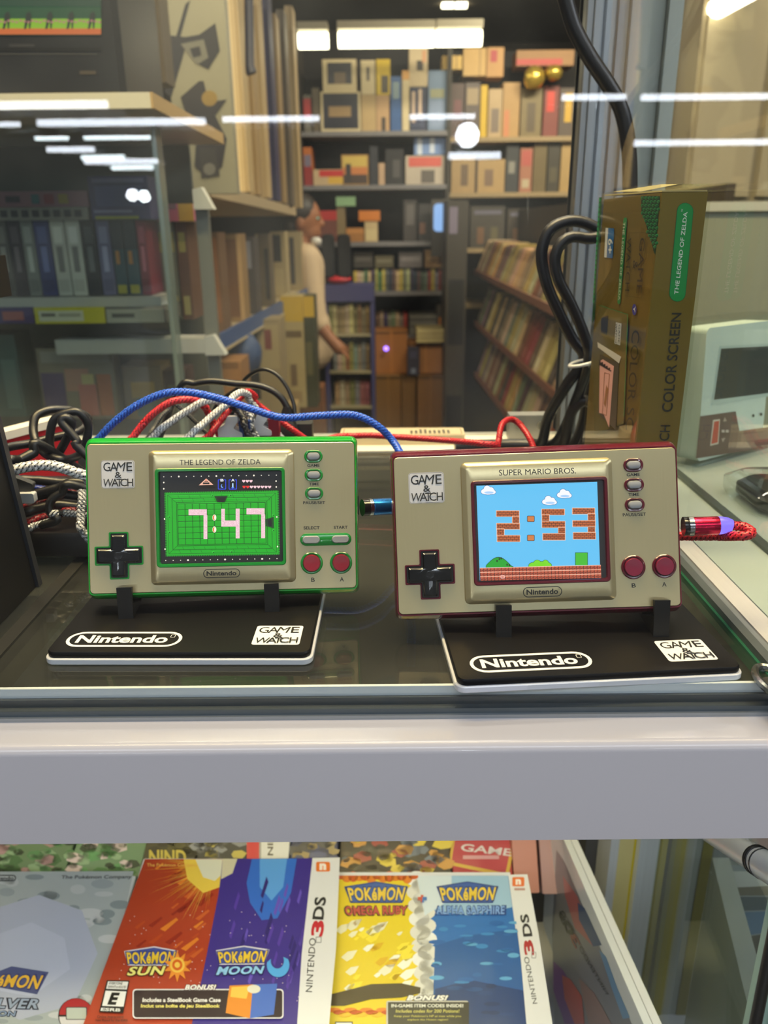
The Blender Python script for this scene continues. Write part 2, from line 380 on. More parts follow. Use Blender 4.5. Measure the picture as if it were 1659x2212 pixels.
def console(M, shell, shell2, button, cv, L, label, group):
    r = root('handheld_game_console', label, 'game console', M, group)
    SH = mat(shell, .2, coat=.5); SH2 = mat(shell2, .22, coat=.5); BT = mat(button, .3)
    PL = front(M); pr = Print(PL, cv)
    def mm(x, y): q = pr.loc(x, y); return q.x, q.y
    def rect_mm(q):  # average size and centre of a measured quad TL TR BR BL
        p = [mm(*c) for c in q]
        return (((p[1][0] - p[0][0]) + (p[2][0] - p[3][0])) / 2, ((p[0][1] - p[3][1]) + (p[1][1] - p[2][1])) / 2, sum(c[0] for c in p) / 4, sum(c[1] for c in p) / 4)
    # shell
    g = G(M); a = lambda w, h, rr, y: xz(rrect(w, h, rr, 6), y)
    g.loft([a(.1088, .0610, .0016, .0004), a(.1093, .0616, .0018, -.0003), a(.1100, .0626, .002, -.0003), a(.1112, .0650, .003, .0016), a(.1120, .0668, .003, .0042), a(.1120, .0670, .003, .0096), a(.1100, .0650, .003, .0125)], SH)
    body = g.build('shell', r)
    g = G(M); g.loft([a(.1090, .0612, .0016, .0002), a(.1090, .0612, .0016, -.0003), a(.1086, .0608, .0015, -.0005)], GOLD)
    g.build('faceplate', r)
    # raised frame round the screen
    w, h, cx, cz = rect_mm(L['bez']); wi, hi, _, _ = rect_mm(L['bezin']); sw, sh, sx, sz = rect_mm(L['frm']); pw, ph, px_, pz = rect_mm(L['scr'])
    b = lambda W_, H_, rr, y, X=cx, Z=cz: xz(move(rrect(W_, H_, rr, 6), X, Z), y)
    g = G(M)
    g.loft([b(w, h, .0022, -.0005), b(w - .0006, h - .0006, .0020, -.0013), b(wi + .0012, hi + .0012, .0016, -.0022), b(wi, hi, .0014, -.0025), b(sw - .0012, sh - .0012, .001, -.0025, sx, sz), b(sw - .0012, sh - .0012, .001, -.0011, sx, sz)], GOLD, False, False)
    g.build('screen_bezel', r)
    g = G(M)
    g.loft([b(sw, sh, .0016, -.0022, sx, sz), b(sw, sh, .0016, -.0026, sx, sz), b(sw - .0006, sh - .0006, .0014, -.0030, sx, sz), b(sw - .0024, sh - .0024, .001, -.0029, sx, sz), b(sw - .0030, sh - .0030, .0008, -.0012, sx, sz)], SH2, False, False)
    g.build('screen_frame', r)
    g = G(M); g.loft([b(sw - .0026, sh - .0026, .0008, -.0012, sx, sz), b(sw - .0026, sh - .0026, .0008, -.0016, sx, sz)], mat((6, 6, 7), .12))
    scr = g.build('screen', r)
    g = None
    MW[scr] = M
    sp = Print(PL @ T(0, 0, .0016), cv, emit=0.78, lift=4e-5, eps=2.0e-5)
    L['pic'](sp); sp.build('picture', scr)
    # badge and lettering
    bd = Print(PL @ T(0, 0, .00055), cv, lift=2e-5, rough=.4)
    q = L['badge']; ww, hh, bx, bz = rect_mm(q)
    g = G(M); g.loft([xz(move(rrect(ww, hh, .0012), bx, bz), -.0005), xz(move(rrect(ww, hh, .0012), bx, bz), -.00056)], mat((206, 206, 210), .4))
    bo = g.build('badge', r); MW[bo] = M
    mq = Print(PL @ T(0, 0, .00057), px=False)
    for t, f, bl, shr in (('GAME', (.06, .94, .40, .07), .006, .0), ('&', (.40, .62, .63, .41), .008, 0), ('WATCH', (.06, .96, .92, .66), .006, .0)):
        pass
    def bq(x0, x1, y0, y1): return (bx - ww / 2 + x0 * ww, bz + hh / 2 - y0 * hh, bx - ww / 2 + x1 * ww, bz + hh / 2 - y1 * hh)
    badge_text(mq, bq, INK)
    mq.rframe(*bq(0.012, .988, .014, .986), .0011, .00012, (90, 90, 92))
    mq.build('lettering', bo)
    for s, qd, bo_ in L['txt']:
        t = Print(PL @ T(0, 0, .0005), cv, lift=4e-5, rough=.5); t.text(s, qd, INK, bo_); t.build('printed_lettering', r)
    t = Print(PL @ T(0, 0, .0025), cv, lift=4e-5, rough=.5)
    t.text(L['title'][0], L['title'][1], INK, 0.0)
    x0, y0, x1, y1 = L['logo']; wo, ho = x1 - x0, y1 - y0
    lw, lh, lx, lz = rect_mm(((x0, y0), (x1, y0), (x1, y1), (x0, y1)))
    t.build('title', r)
    t = Print(PL @ T(0, 0, .0025), px=False, rough=.5)
    t.rframe(lx - lw / 2, lz - lh / 2, lx + lw / 2, lz + lh / 2, lh / 2 - 1e-5, .00032, INK)
    t.text('Nintendo', (lx - lw * .41, lz + lh * .27, lx + lw * .40, lz - lh * .25), INK, .030)
    t.rframe(lx + lw * .405, lz + lh * .12, lx + lw * .435, lz + lh * .28, .0002, .00006, INK)
    t.build('logo', r)
    # direction pad
    cx_, cz_ = mm(*L['pad']); pl = L['padlen']
    def cr(Lh, wd, rr, y): return xz(move(cross(Lh, wd, rr), cx_, cz_), y)
    g = G(M); g.loft([cr(pl, .0039, .0006, -.0004), cr(pl, .0039, .0006, -.0010), cr(pl - .0005, .0034, .0005, -.0010), cr(pl - .0007, .0032, .0005, -.0006)], SH2, False, False)
    ring = g.build('pad_surround', r)
    g = G(M); g.loft([cr(pl - .0007, .0032, .0005, -.00055), cr(pl - .0007, .0032, .0005, -.0007)], mat((5, 5, 6), .3)); g.build('pad_well', r)
    g = G(M); g.loft([cr(pl - .0013, .0027, .0006, -.0006), cr(pl - .0013, .0027, .0006, -.0020), cr(pl - .0018, .0022, .0005, -.0025)], mat((12, 13, 15), .12, coat=.6))
    g.loft([[Vector((cx_ + p[0], y, cz_ + p[1])) for p in circ(q, 20)] for q, y in ((.0016, -.00255), (.0014, -.0026), (.0008, -.00257))], BLACK)
    for k in range(4):
        an = k * pi / 2; f = lambda u, v, an=an: (cx_ + u * cos(an) - v * sin(an), cz_ + u * sin(an) + v * cos(an))
        e = pl - .0025
        for (u0, u1, v) in ((.0030, e - .0006, .0010), (.0030, e - .0006, -.0010)):
            A = [f(u0, v - .00012), f(u1, v - .00012), f(u1, v + .00012), f(u0, v + .00012)]
            g.loft([xz(A, -.0025), xz(A, -.00258)], BLACK)
        A = [f(e - .0008, -.0011), f(e, 0), f(e - .0008, .0011), f(e - .0011, .0011), f(e - .0004, 0), f(e - .0011, -.0011)]
        g.loft([xz(A, -.0025), xz(A, -.00258)], BLACK)
    g.build('direction_pad', r)
    # pill keys
    def key(x, y, wo_, ho_, wi_, hi_, col, nm, ring=True):
        X, Z = mm(x, y)
        rr = lambda w_, h_, yy: xz(move(stadium(w_, h_), X, Z), yy)
        if ring:
            g = G(M); g.loft([rr(wo_, ho_, -.0004), rr(wo_, ho_, -.0010), rr(wo_ - .0006, ho_ - .0006, -.0012), rr(wi_ + .0006, hi_ + .0006, -.0011), rr(wi_ + .0004, hi_ + .0004, -.0005)], SH2, False, True)
            g.build(nm + '_surround', r)
        g = G(M); g.loft([rr(wi_, hi_, -.0005), rr(wi_, hi_, -.0017), rr(wi_ - .0005, hi_ - .0005, -.0022), rr(wi_ - .0016, hi_ - .0016, -.0024)], col)
        return g.build(nm, r)
    GREY = mat((146, 148, 152), .45)
    for (x, y) in L['pills']: key(x, y, .0076, .0053, .0052, .0031, GREY, 'function_button')
    if L.get('sel'):
        (x1, y1), (x2, y2) = L['sel']; X1, Z1 = mm(x1, y1); X2, Z2 = mm(x2, y2); X, Z = (X1 + X2) / 2, (Z1 + Z2) / 2
        rr = lambda w_, h_, yy: xz(move(stadium(w_, h_), X, Z), yy)
        W2 = X2 - X1 + .0092
        g = G(M); g.loft([rr(W2, .0052, -.0004), rr(W2, .0052, -.0010), rr(W2 - .0006, .0046, -.0012)], SH2); g.build('button_tray', r)
        for p in L['sel']:
            X, Z = mm(*p); q = lambda w_, h_, yy: xz(move(stadium(w_, h_), X, Z), yy)
            g = G(M); g.loft([q(.0072, .0031, -.0011), q(.0072, .0031, -.0019), q(.0066, .0025, -.0023)], GREY); g.build('selection_button', r)
    for (x, y) in L['ab']:
        X, Z = mm(x, y); c = lambda rr, yy: xz(circ(rr, 36, X, Z), yy)
        g = G(M); g.loft([c(.00465, -.0004), c(.00465, -.0010), c(.0043, -.0013), c(.0038, -.0012), c(.0037, -.0005)], SH2); g.build('action_button_surround', r)
        g = G(M); g.loft([c(.00355, -.0005), c(.00355, -.0016), c(.0033, -.0021), c(.0027, -.0021), c(.0010, -.0019)], BT); g.build('action_button', r)
    # sockets on the right flank
    g = G(M); g.box(.0555, .003, .0, .0562, .009, .008, BLACK); g.build('charging_socket', r)
    return r

def badge_text(P, bq, ink, k=1.0):
    P.text('G', bq(.07, .28, .08, .39), ink, .005); P.text('A', bq(.27, .49, .08, .39), ink, .005)
    P.text('M', bq(.44, .74, .08, .39), ink, .0, .22); P.text('E', bq(.76, .93, .08, .39), ink, .005)
    P.text('&', bq(.41, .61, .42, .63), ink, .006)
    P.text('W', bq(.07, .36, .66, .93), ink, .0, .15); P.text('A', bq(.30, .52, .66, .93), ink, .005)
    P.text('T', bq(.46, .62, .66, .93), ink, .005); P.text('C', bq(.57, .77, .66, .93), ink, .005); P.text('H', bq(.78, .95, .66, .93), ink, .005)

def pic_green(p):
    B0 = (4, 4, 6); p.rect(482, 252, 1168, 770, B0)
    GN = (16, 168, 22); GD = (6, 92, 12); GK = (3, 48, 8)
    p.poly([(505, 372), (1146, 360), (1153, 722), (513, 732)], GN)
    lerp = lambda a, b, t: a + (b - a) * t
    def q(u, v):  # board coordinates 0..1
        return (lerp(lerp(505, 1146, u), lerp(513, 1153, u), v), lerp(lerp(372, 360, u), lerp(732, 722, u), v))
    # brick border: dark ticks all round, nested wall lines
    for k in range(64):
        u = (k + .5) / 64
        for v in (.008, .992): p.poly([q(u - .005, v - .007), q(u + .004, v - .007), q(u + .004, v + .007), q(u - .005, v + .007)], GK, False)
    for k in range(38):
        v = (k + .5) / 38
        for u in (.006, .994): p.poly([q(u - .006, v - .008), q(u + .006, v - .008), q(u + .006, v + .006), q(u - .006, v + .006)], GK, False)
    p.z += p.eps
    for i in (.028, .066, .105):
        a = i; b = i * 1.55
        p.line([q(a, b), q(1 - a, b), q(1 - a, 1 - b), q(a, 1 - b), q(a, b)], 2.4, GK if i > .03 else GD)
        p.line([q(a + .006, b + .01), q(1 - a - .006, b + .01)], 1.5, (70, 214, 70))
    for (a, b) in (((.03, .045), (.105, .165)), ((.97, .045), (.895, .165)), ((.03, .955), (.105, .835)), ((.97, .955), (.895, .835))): p.line([q(*a), q(*b)], 2.2, GD)
    for k in range(9):
        u = .12 + .095 * k
        for (v0, v1) in ((.05, .10), (.10, .155), (.85, .90), (.90, .95)): p.line([q(u + (.03 if v0 in (.10, .85) else 0), v0), q(u + .012 + (.03 if v0 in (.10, .85) else 0), v1)], 1.8, GD)
    # floor tiles
    for k in range(13):
        u = .118 + .0637 * k; p.line([q(u, .185), q(u, .815)], 2.6, GK)
    for k in range(8):
        v = .185 + .09 * k; p.line([q(.118, v), q(.882, v)], 2.6, GK)
    for k in range(12):
        for j in range(7):
            u, v = .118 + .0637 * k, .185 + .09 * j; p.line([q(u + .008, v + .014), q(u + .056, v + .014)], 1.1, (60, 206, 62))
    # doors
    p.poly([(790, 392), (866, 391), (850, 428), (806, 428)], (6, 60, 10)); p.poly([(802, 398), (856, 397), (846, 426), (813, 427)], (3, 20, 5)); p.rect(818, 406, 840, 428, (2, 3, 2))
    p.poly([(1072, 522), (1120, 508), (1122, 572), (1076, 560)], (6, 60, 10)); p.poly([(1086, 526), (1108, 518), (1110, 562), (1090, 556)], (2, 8, 4))
    for x, y in ((779, 389), (879, 387), (540, 507), (541, 592), (1117, 497), (1118, 582), (785, 703), (885, 700)): p.oval(x, y, 7, 6, (40, 200, 46)); p.oval(x + 2, y + 2, 4, 3, GK)
    # digits of pale stone
    PK = (240, 196, 206); WH = (255, 236, 240)
    D = [(649, 466, 750, 499), (718, 499, 752, 630), (830, 463, 850, 560), (830, 528, 932, 562), (910, 462, 932, 627), (970, 460, 1070, 494), (1051, 494, 1073, 626)]
    D[1] = (732, 499, 753, 630)
    for (a, b, c, d) in D: p.rect(a, b, c, d, PK, False)
    p.z += p.eps
    rn = random.Random(3)
    for (a, b, c, d) in D:
        for k in range(int((c - a) * (d - b) / 60)):
            x, y = rn.uniform(a + 1, c - 3), rn.uniform(b + 1, d - 3); p.rect(x, y, x + 2.6, y + 2.4, WH if k % 3 else (206, 150, 168), False)
    p.z += p.eps
    for y in (512, 578):
        p.oval(792, y, 11, 17, (250, 236, 214)); p.oval(790, y, 7, 13, (232, 120, 32)); p.oval(794, y, 3, 11, (255, 250, 240))
    # status bar
    p.poly([(706, 333), (747, 295), (787, 331)], (250, 186, 160)); p.poly([(722, 327), (747, 303), (771, 326)], B0); p.rect(726, 314, 768, 328, (250, 186, 160)); p.rect(729, 317, 765, 327, B0); p.rect(743, 297, 750, 312, (240, 150, 120))
    for x, t in ((835, 'B'), (895, 'A')):
        p.rframe(x - 23, 301, x + 22, 356, 4, 3.6, (36, 66, 240)); p.rect(x - 10, 296, x + 10, 316, B0); p.text(t, (x - 9, 297, x + 9, 312), (250, 250, 250), .02)
    p.oval(836, 337, 8, 10, (110, 160, 255)); p.oval(840, 335, 7, 8, B0); p.rect(891, 322, 898, 344, (180, 220, 255)); p.rect(887, 344, 902, 348, (60, 120, 255)); p.rect(893, 348, 896, 353, (60, 120, 255))
    def heart(x, y, c): p.poly([(x, y + 8), (x - 9, y - 1), (x - 8, y - 7), (x - 3, y - 8), (x, y - 4), (x + 3, y - 8), (x + 8, y - 7), (x + 9, y - 1)], c, False)
    for k in range(3): heart(955 + 20 * k, 311, (255, 206, 214))
    for k in range(8): heart(957 + 20.2 * k, 343, (236, 40, 36) if k < 2 else (255, 206, 214))
    p.z += p.eps
    for k in range(16):
        x = 513 + 41.5 * k; p.oval(x, 286 - k * .6, 3.2 if k % 5 - 2 else 5, 3 if k % 5 - 2 else 5, (250, 238, 220), 8, False)
        p.oval(524 + 41 * k, 749 - k * .7, 3 if k % 5 - 3 else 6, 3 if k % 5 - 3 else 5, (250, 238, 220), 8, False)
    for x, y in ((513, 318), (513, 352), (517, 519), (520, 686), (1134, 310), (1135, 342), (1138, 508), (1142, 672)): p.oval(x, y, 4, 5, (250, 240, 220), 8, False)
    p.z += p.eps

def pic_red(p):
    p.rect(405, 205, 970, 650, (10, 10, 14))
    SKY = (96, 190, 240)
    Q = ((413, 236), (929, 219), (943, 628), (428, 640))
    lerp = lambda a, b, t: a + (b - a) * t
    def q(u, v): return (lerp(lerp(Q[0][0], Q[1][0], u), lerp(Q[3][0], Q[2][0], u), v), lerp(lerp(Q[0][1], Q[1][1], u), lerp(Q[3][1], Q[2][1], u), v))
    def pol(pts, c, up=True): p.poly([q(*a) for a in pts], c, up)
    def rc(a, b, c, d, col, up=True): pol([(a, b), (c, b), (c, d), (a, d)], col, up)
    rc(0, 0, 1, 1, SKY)
    # clouds
    for (x, y, s) in ((463, 257, 1), (724, 301, 1), (787, 272, 1)):
        for dx, dy, rx, ry in ((0, 3, 30, 14), (-4, -9, 14, 13), (12, -4, 13, 11), (-18, 4, 12, 10), (20, 6, 13, 9)): p.oval(x + dx, y + dy, rx + 1.6, ry + 1.6, (50, 80, 150), 18, False)
        p.z += p.eps
        for dx, dy, rx, ry in ((0, 3, 30, 14), (-4, -9, 14, 13), (12, -4, 13, 11), (-18, 4, 12, 10), (20, 6, 13, 9)): p.oval(x + dx, y + dy, rx, ry, (244, 244, 255), 18, False)
        p.z += p.eps
        p.oval(x + 4, y + 8, 20, 5, (170, 206, 246))
    # brick digits
    BR = (184, 92, 40); MO = (66, 24, 10); HI = (250, 200, 170)
    def brick(a, b, c, d):
        p.rect(a - 2, b - 2, c + 2, d + 2, HI); p.rect(a, b, c, d, MO)
        rows = max(2, round((d - b) / 7.6)); rh = (d - b) / rows
        for k in range(rows):
            x = a - (k % 2) * 8
            while x < c:
                x0, x1 = max(a, x), min(c, x + 14.6)
                if x1 - x0 > 2: p.rect(x0, b + k * rh + .3, x1, b + (k + 1) * rh - 1.5, BR, False)
                x += 16.4
        p.z += p.eps
    for (a, b, c, d) in ((499, 343, 595, 367), (567, 367, 595, 398), (500, 397, 597, 421), (501, 421, 531, 450), (502, 448, 598, 474),
                         (692, 336, 788, 360), (693, 360, 723, 392), (693, 388, 790, 414), (762, 414, 790, 442), (696, 440, 790, 467),
                         (822, 332, 916, 356), (888, 356, 917, 436), (823, 385, 918, 410), (825, 436, 919, 463)): brick(a, b, c, d)
    for y in (377, 458): p.rrect(628, y - 13, 660, y + 13, 4, (40, 18, 8)); p.rrect(630, y - 11, 658, y + 11, 3, (206, 120, 58))
    # hill, bush, plain block
    hill = [(463 + 106 * k / 12 - 10, 583 - 44 * sin(pi * (0.06 + .88 * k / 12)) ** 1.0) for k in range(13)]
    p.poly([(452, 584)] + hill + [(572, 582)], (10, 30, 10)); p.poly([(455, 584)] + [(x, y + 2.5) for x, y in hill] + [(569, 582)], (18, 160, 34))
    for x, y in ((510, 548), (518, 545), (543, 572), (553, 574), (500, 556)): p.oval(x, y, 3.5, 5, (8, 50, 12))
    for dx, rx, ry in ((652, 18, 15), (671, 20, 26), (690, 19, 20), (706, 17, 26), (720, 12, 14)): p.oval(dx, 578, rx + 1.5, ry + 1.5, (10, 50, 10), 16, False)
    p.z += p.eps
    for dx, rx, ry in ((652, 18, 15), (671, 20, 26), (690, 19, 20), (706, 17, 26), (720, 12, 14)): p.oval(dx, 578, rx, ry, (120, 214, 30), 16, False)
    p.z += p.eps
    p.rect(832, 520, 886, 574, (10, 60, 12)); p.rect(834, 522, 884, 574, (64, 182, 40))
    # ground
    p.poly([q(0, .865), q(1, .865), q(1, 1), q(0, 1)], (186, 82, 52))
    rn = random.Random(5)
    for k in range(34):
        for j in range(3):
            u = k / 34; v = .865 + j * .045
            pol([(u, v), (u + 1 / 34, v), (u + 1 / 34, v + .006), (u, v + .006)], (250, 196, 170), False)
            pol([(u + .002, v), (u + .0065, v + .014), (u + .006, v + .045), (u, v + .045)], (60, 16, 10), False)
            pol([(u + .010, v + .03), (u + .028, v + .022), (u + .028, v + .03), (u + .010, v + .037)], (90, 26, 16), False)
    p.z += p.eps
    p.rframe(515, 617, 532, 630, 2, 3, (255, 190, 180))

LG = dict(bez=((418, 140), (1232, 130), (1243, 873), (433, 893)), bezin=((446, 164), (1190, 153), (1204, 850), (459, 868)),
          frm=((458, 240), (1180, 232), (1190, 775), (470, 792)), scr=((482, 258), (1155, 250), (1168, 757), (495, 775)), pic=pic_green,
          badge=((152, 193), (340, 191), (343, 349), (155, 351)),
          txt=[('GAME', ((1306, 214), (1375, 213), (1375, 229), (1306, 230)), .02), ('TIME', ((1315, 318), (1371, 317), (1371, 333), (1315, 334)), .02), ('PAUSE/SET', ((1283, 422), (1406, 421), (1406, 438), (1283, 439)), .02),
               ('SELECT', ((1285, 563), (1375, 562), (1375, 579), (1285, 580)), .02), ('START', ((1454, 560), (1532, 559), (1532, 576), (1454, 577)), .02),
               ('B', (1328, 850, 1348, 873), .01), ('A', (1488, 847, 1511, 871), .01)],
          title=('THE LEGEND OF ZELDA', ((590, 190), (1044, 186), (1045, 216), (591, 220))), logo=(728, 797, 933, 847),
          pad=(255, 726), padlen=.0097, pills=[(1340, 171), (1342, 275), (1344, 378)], sel=[(1328, 636), (1491, 633)], ab=[(1331, 767), (1495, 765)])
green = console(T(-.0672, .3061, 1.2425) @ RZ(5.25) @ RX(-18.36) @ RY(1.39), (14, 158, 40), (18, 132, 44), (138, 20, 40), crop(160, 920, 800, 1320, 1659), LG,
                'green-edged gold handheld console showing 7:47 on its green screen', 'handheld game consoles on display stands')
LR = dict(bez=((340, 140), (990, 112), (1010, 720), (368, 745)), bezin=((372, 163), (968, 138), (984, 702), (392, 722)),
          frm=((385, 215), (966, 197), (980, 643), (402, 662)), scr=((413, 232), (945, 215), (962, 630), (428, 648)), pic=pic_red,
          badge=((122, 181), (274, 177), (278, 308), (126, 313)),
          txt=[('GAME', ((1055, 183), (1111, 181), (1111, 194), (1055, 196)), .02), ('TIME', ((1062, 268), (1108, 266), (1109, 279), (1063, 281)), .02), ('PAUSE/SET', ((1038, 354), (1137, 350), (1138, 364), (1039, 367)), .02),
               ('B', ((1076, 653), (1094, 652), (1095, 670), (1077, 671)), .01), ('A', ((1206, 648), (1225, 647), (1226, 666), (1207, 667)), .01)],
          title=('SUPER MARIO BROS.', ((509, 168), (838, 159), (839, 183), (510, 193))), logo=(608, 664, 774, 708),
          pad=(215, 614), padlen=.0097, pills=[(1081, 148), (1084, 232), (1087, 317)], ab=[(1081, 583), (1213, 579)])
red = console(T(.0584, .2852, 1.2431) @ RZ(-1.52) @ RX(-19.83) @ RY(-2.03), (94, 12, 34), (84, 10, 30), (118, 20, 52), crop(820, 930, 1659, 1370, 1659), LR,
              'crimson-edged gold handheld console showing 2:53 on its sky blue screen', 'handheld game consoles on display stands')

# ================================================================== stands
def stand(M, w, d, feet, lean, label, conM):
    r = root('console_stand', label, 'stand', M, 'console stands')
    z0 = 0.0002
    g = G(M); pl = lambda ww, dd, rr, z: [Vector((a, b, z)) for a, b in rrect(ww, dd, rr, 6)]
    g.loft([pl(w + .001, d + .001, .0035, z0), pl(w + .0016, d + .0016, .0038, z0 + .0004), pl(w + .0016, d + .0016, .0038, z0 + .0022), pl(w + .001, d + .001, .0035, z0 + .0026)], mat((214, 216, 222), .3, coat=.3))
    g.build('base_plate', r, 'white lower plate')
    g = G(M); g.loft([pl(w - .0002, d - .0002, .0035, z0 + .0026), pl(w, d, .0035, z0 + .0030), pl(w, d, .0035, z0 + .0044), pl(w - .0008, d - .0008, .0032, z0 + .0050)], mat((11, 11, 14), .4, noise=.12, scale=400, spec=.2))
    top = g.build('top_plate', r, 'black upper plate'); zt = z0 + .0050
    # engraved marks filled with white
    P = Print(M @ T(0, 0, zt), px=False, rough=.4)
    WH = (222, 222, 224); cx, cy, ww, hh = -.0232, -.0198, .0450, .0118
    P.rframe(cx - ww / 2, cy - hh / 2, cx + ww / 2, cy + hh / 2, hh / 2 - 1e-5, .0013, WH)
    P.text('Nintendo', (cx - ww * .41, cy + hh * .27, cx + ww * .38, cy - hh * .25), WH, .03)
    P.rframe(cx + ww * .39, cy + hh * .10, cx + ww * .43, cy + hh * .30, .0004, .0002, WH)
    P.build('logo', r)
    P = Print(M @ T(0, 0, zt), px=False, rough=.4)
    bx, by, bw, bh = .0362, -.0165, .0185, .0152
    P.rrect(bx - bw / 2, by - bh / 2, bx + bw / 2, by + bh / 2, .0012, WH)
    badge_text(P, lambda a, b, c, e: (bx - bw / 2 + a * bw, by + bh / 2 - c * bh, bx - bw / 2 + b * bw, by + bh / 2 - e * bh), (18, 18, 18))
    P.build('badge', r)
    # clips: profile in the console's own tilt, from the plate up
    I = M.inverted(); CM = conM
    for f in feet:
        g = G(); hw = .0030
        bf = CM @ Vector((f, -.0003, -.0318)); bb = CM @ Vector((f, .0125, -.0326)); up = (CM.to_3x3() @ Vector((0, 0, 1))); bk = (CM.to_3x3() @ Vector((0, 1, 0))); sd = (CM.to_3x3() @ Vector((1, 0, 0)))
        zt_w = M.translation.z + zt; 
        A = bf - up * .0023 - bk * .0004
        pts = [(-.0034, None), (-.0034, .0062), (-.0009, .0062), (-.0009, -.0006), (.0136, -.0014), (.0136, .030), (.0162, .030), (.030, None)]
        loop = []
        for b_, u_ in pts:
            if u_ is None:
                p = A + Vector((bk.x, bk.y, 0)).normalized() * b_; p.z = zt_w
            else: p = A + bk * b_ + up * u_
            loop.append(p)
        for p in loop: p.z = max(p.z, zt_w)
        sdh = Vector((sd.x, sd.y, 0)).normalized()
        g.loft([[p - sdh * hw for p in loop], [p + sdh * hw for p in loop]], mat((14, 14, 15), .45, noise=.2, scale=900, spec=.3))
        g.build('clip', r)
    return r
stL = stand(T(-.0786, .2903, ZG) @ RZ(-1.0), .1003, .060, (-.0402, .0192), 18, 'black display stand under the green-edged console', T(-.0672, .3061, 1.2425) @ RZ(5.25) @ RX(-18.36) @ RY(1.39))
stR = stand(T(.0742, .2728, ZG) @ RZ(4.0), .1033, .060, (-.0140, .0465), 19, 'black display stand under the crimson-edged console', T(.0584, .2852, 1.2431) @ RZ(-1.52) @ RX(-19.83) @ RY(-2.03))
# ================================================================== cables
def braid(g, pts, r, col, hi, strands=5, pitch=5.2):
    """woven sleeve: two families of flat strands running over and under each other round a dark core"""
    fr = frames(pts); L = 0; S = [0]
    for a, b in zip(pts[:-1], pts[1:]): L += (b - a).length; S.append(L)
    g.tube(pts, r * .80, mat((18, 18, 22), .6), 6)
    A, B_ = mat(col, .38), mat(hi, .34); w = r * .46
    for fam in (1, -1):
        for k in range(strands):
            rows = []
            for (p, a, b), s in zip(fr, S):
                th = fam * s / (r * pitch) * 2 * pi + 2 * pi * k / strands
                rr = r * (.86 + .10 * cos(strands * th + (pi if fam > 0 else 0)))
                e = a * cos(th) + b * sin(th); tq = (b * cos(th) - a * sin(th))
                rows.append([p + e * (rr + r * .12) , p + e * rr + tq * w * .8, p + e * (rr - r * .2), p + e * rr - tq * w * .8])
            g.loft(rows, A if fam > 0 else B_, True, True)
def cable(name, label, P, r, col, hi=None, group=None, cat='cable', rt=None, step=None, woven=True):
    pts = spline([p if isinstance(p, Vector) else (aty(*p) if len(p) == 3 else Vector(p[:3])) for p in P], step or r * .42)
    g = G()
    if woven: braid(g, pts, r, col, hi or tuple(min(255, int(c * 1.25 + 20)) for c in col))
    else: g.tube(pts, r, mat(col, .38, noise=.1, scale=90), 10)
    if rt is None: return g.build(name, None, label, cat, group, smooth=True, ang=50)
    return g.build('sleeve', rt, None, None, None, smooth=True, ang=50)
V = Vector
BLUE, RED, WHT, BLK = (28, 74, 190), (176, 22, 38), (206, 208, 214), (26, 26, 28)
# blue cable with its metal plug in the green console's flank
rb = root('charging_cable', 'blue braided cable arching behind the green-edged console to a blue metal plug', 'cable', T(-.02, .40, ZG), 'braided charging cables')
cable('', '', [V((-.135, .395, 1.2035)), V((-.150, .41, 1.206)), (200, 985, .42), (222, 938, .42), (280, 886, .42), (345, 853, .42), (400, 847, .42), (470, 860, .42), (545, 884, .42), (610, 902, .42), (690, 898, .42), (765, 897, .42), (815, 920, .42), (850, 955, .42), (874, 1000, .40), (890, 1060, .355), (880, 1088, .325), (858, 1093, .316)], .0021, BLUE, (64, 120, 236), rt=rb)
pa, pb = aty(797, 1096, .3115), aty(858, 1093, .316); ax = (pb - pa).normalized()
g = G(); g.cyl(pa - ax * .0030, pa - ax * .0002, .0036, BLACK, 20); g.build('plug_collar', rb)
g = G(); g.cyl(pa - ax * .0002, pa + ax * .0012, .0037, mat((200, 204, 210), .15, 1), 20); g.build('plug_ring', rb, 'chrome ring')
g = G(); g.tube([pa + ax * .0012, pa + ax * .0016, pa + ax * .0112, pa + ax * .0120], lambda t: .0036 if .1 < t < .9 else .0033, mat((30, 110, 186), .25, .8), 20); g.build('plug_body', rb, 'blue metal plug body')
# red cable with lit plug in the crimson console's flank
rr_ = root('charging_cable', 'red braided cable with a red metal plug glowing violet at its tip', 'cable', T(.05, .40, ZG), 'braided charging cables')
q0 = aty(1479, 1137, .2905); q1 = aty(1492, 1137, .2905); q2 = aty(1552, 1135, .2895); q3 = aty(1580, 1136, .2890)
d1 = (q2 - q1).normalized()
cable('', '', [q3 - d1 * .002, q3, q3 + d1 * .0035 + V((0, -.001, 0)), aty(1612, 1140, .2865), aty(1624, 1150, .2835), aty(1612, 1157, .2815), aty(1585, 1158, .2850), aty(1540, 1158, .296), V((.112, .318, 1.228)), V((.100, .345, 1.222)), V((.080, .38, 1.226)), (1160, 995, .45), (1143, 945, .47), (1112, 908, .48), (1086, 915, .47), (1076, 958, .46), (1070, 985, .45), V((.055, .455, 1.221)), (1075, 966, .455), (1040, 958, .455), (960, 951, .47), (870, 945, .48), (780, 941, .485), (700, 955, .48), V((-.05, .47, 1.204)), V((-.09, .46, 1.2035))], .0019, RED, (214, 44, 56), rt=rr_)
g = G(); g.tube([q0 - d1 * .0006, q0, q1 - d1 * .001], lambda t: .0038 if t < .6 else .0036, BLACK, 20); g.build('plug_collar', rr_)
g = G(); g.cyl(q1 - d1 * .001, q1 + d1 * .0008, .0039, mat((206, 208, 212), .12, 1), 20); g.build('plug_ring', rr_, 'chrome ring')
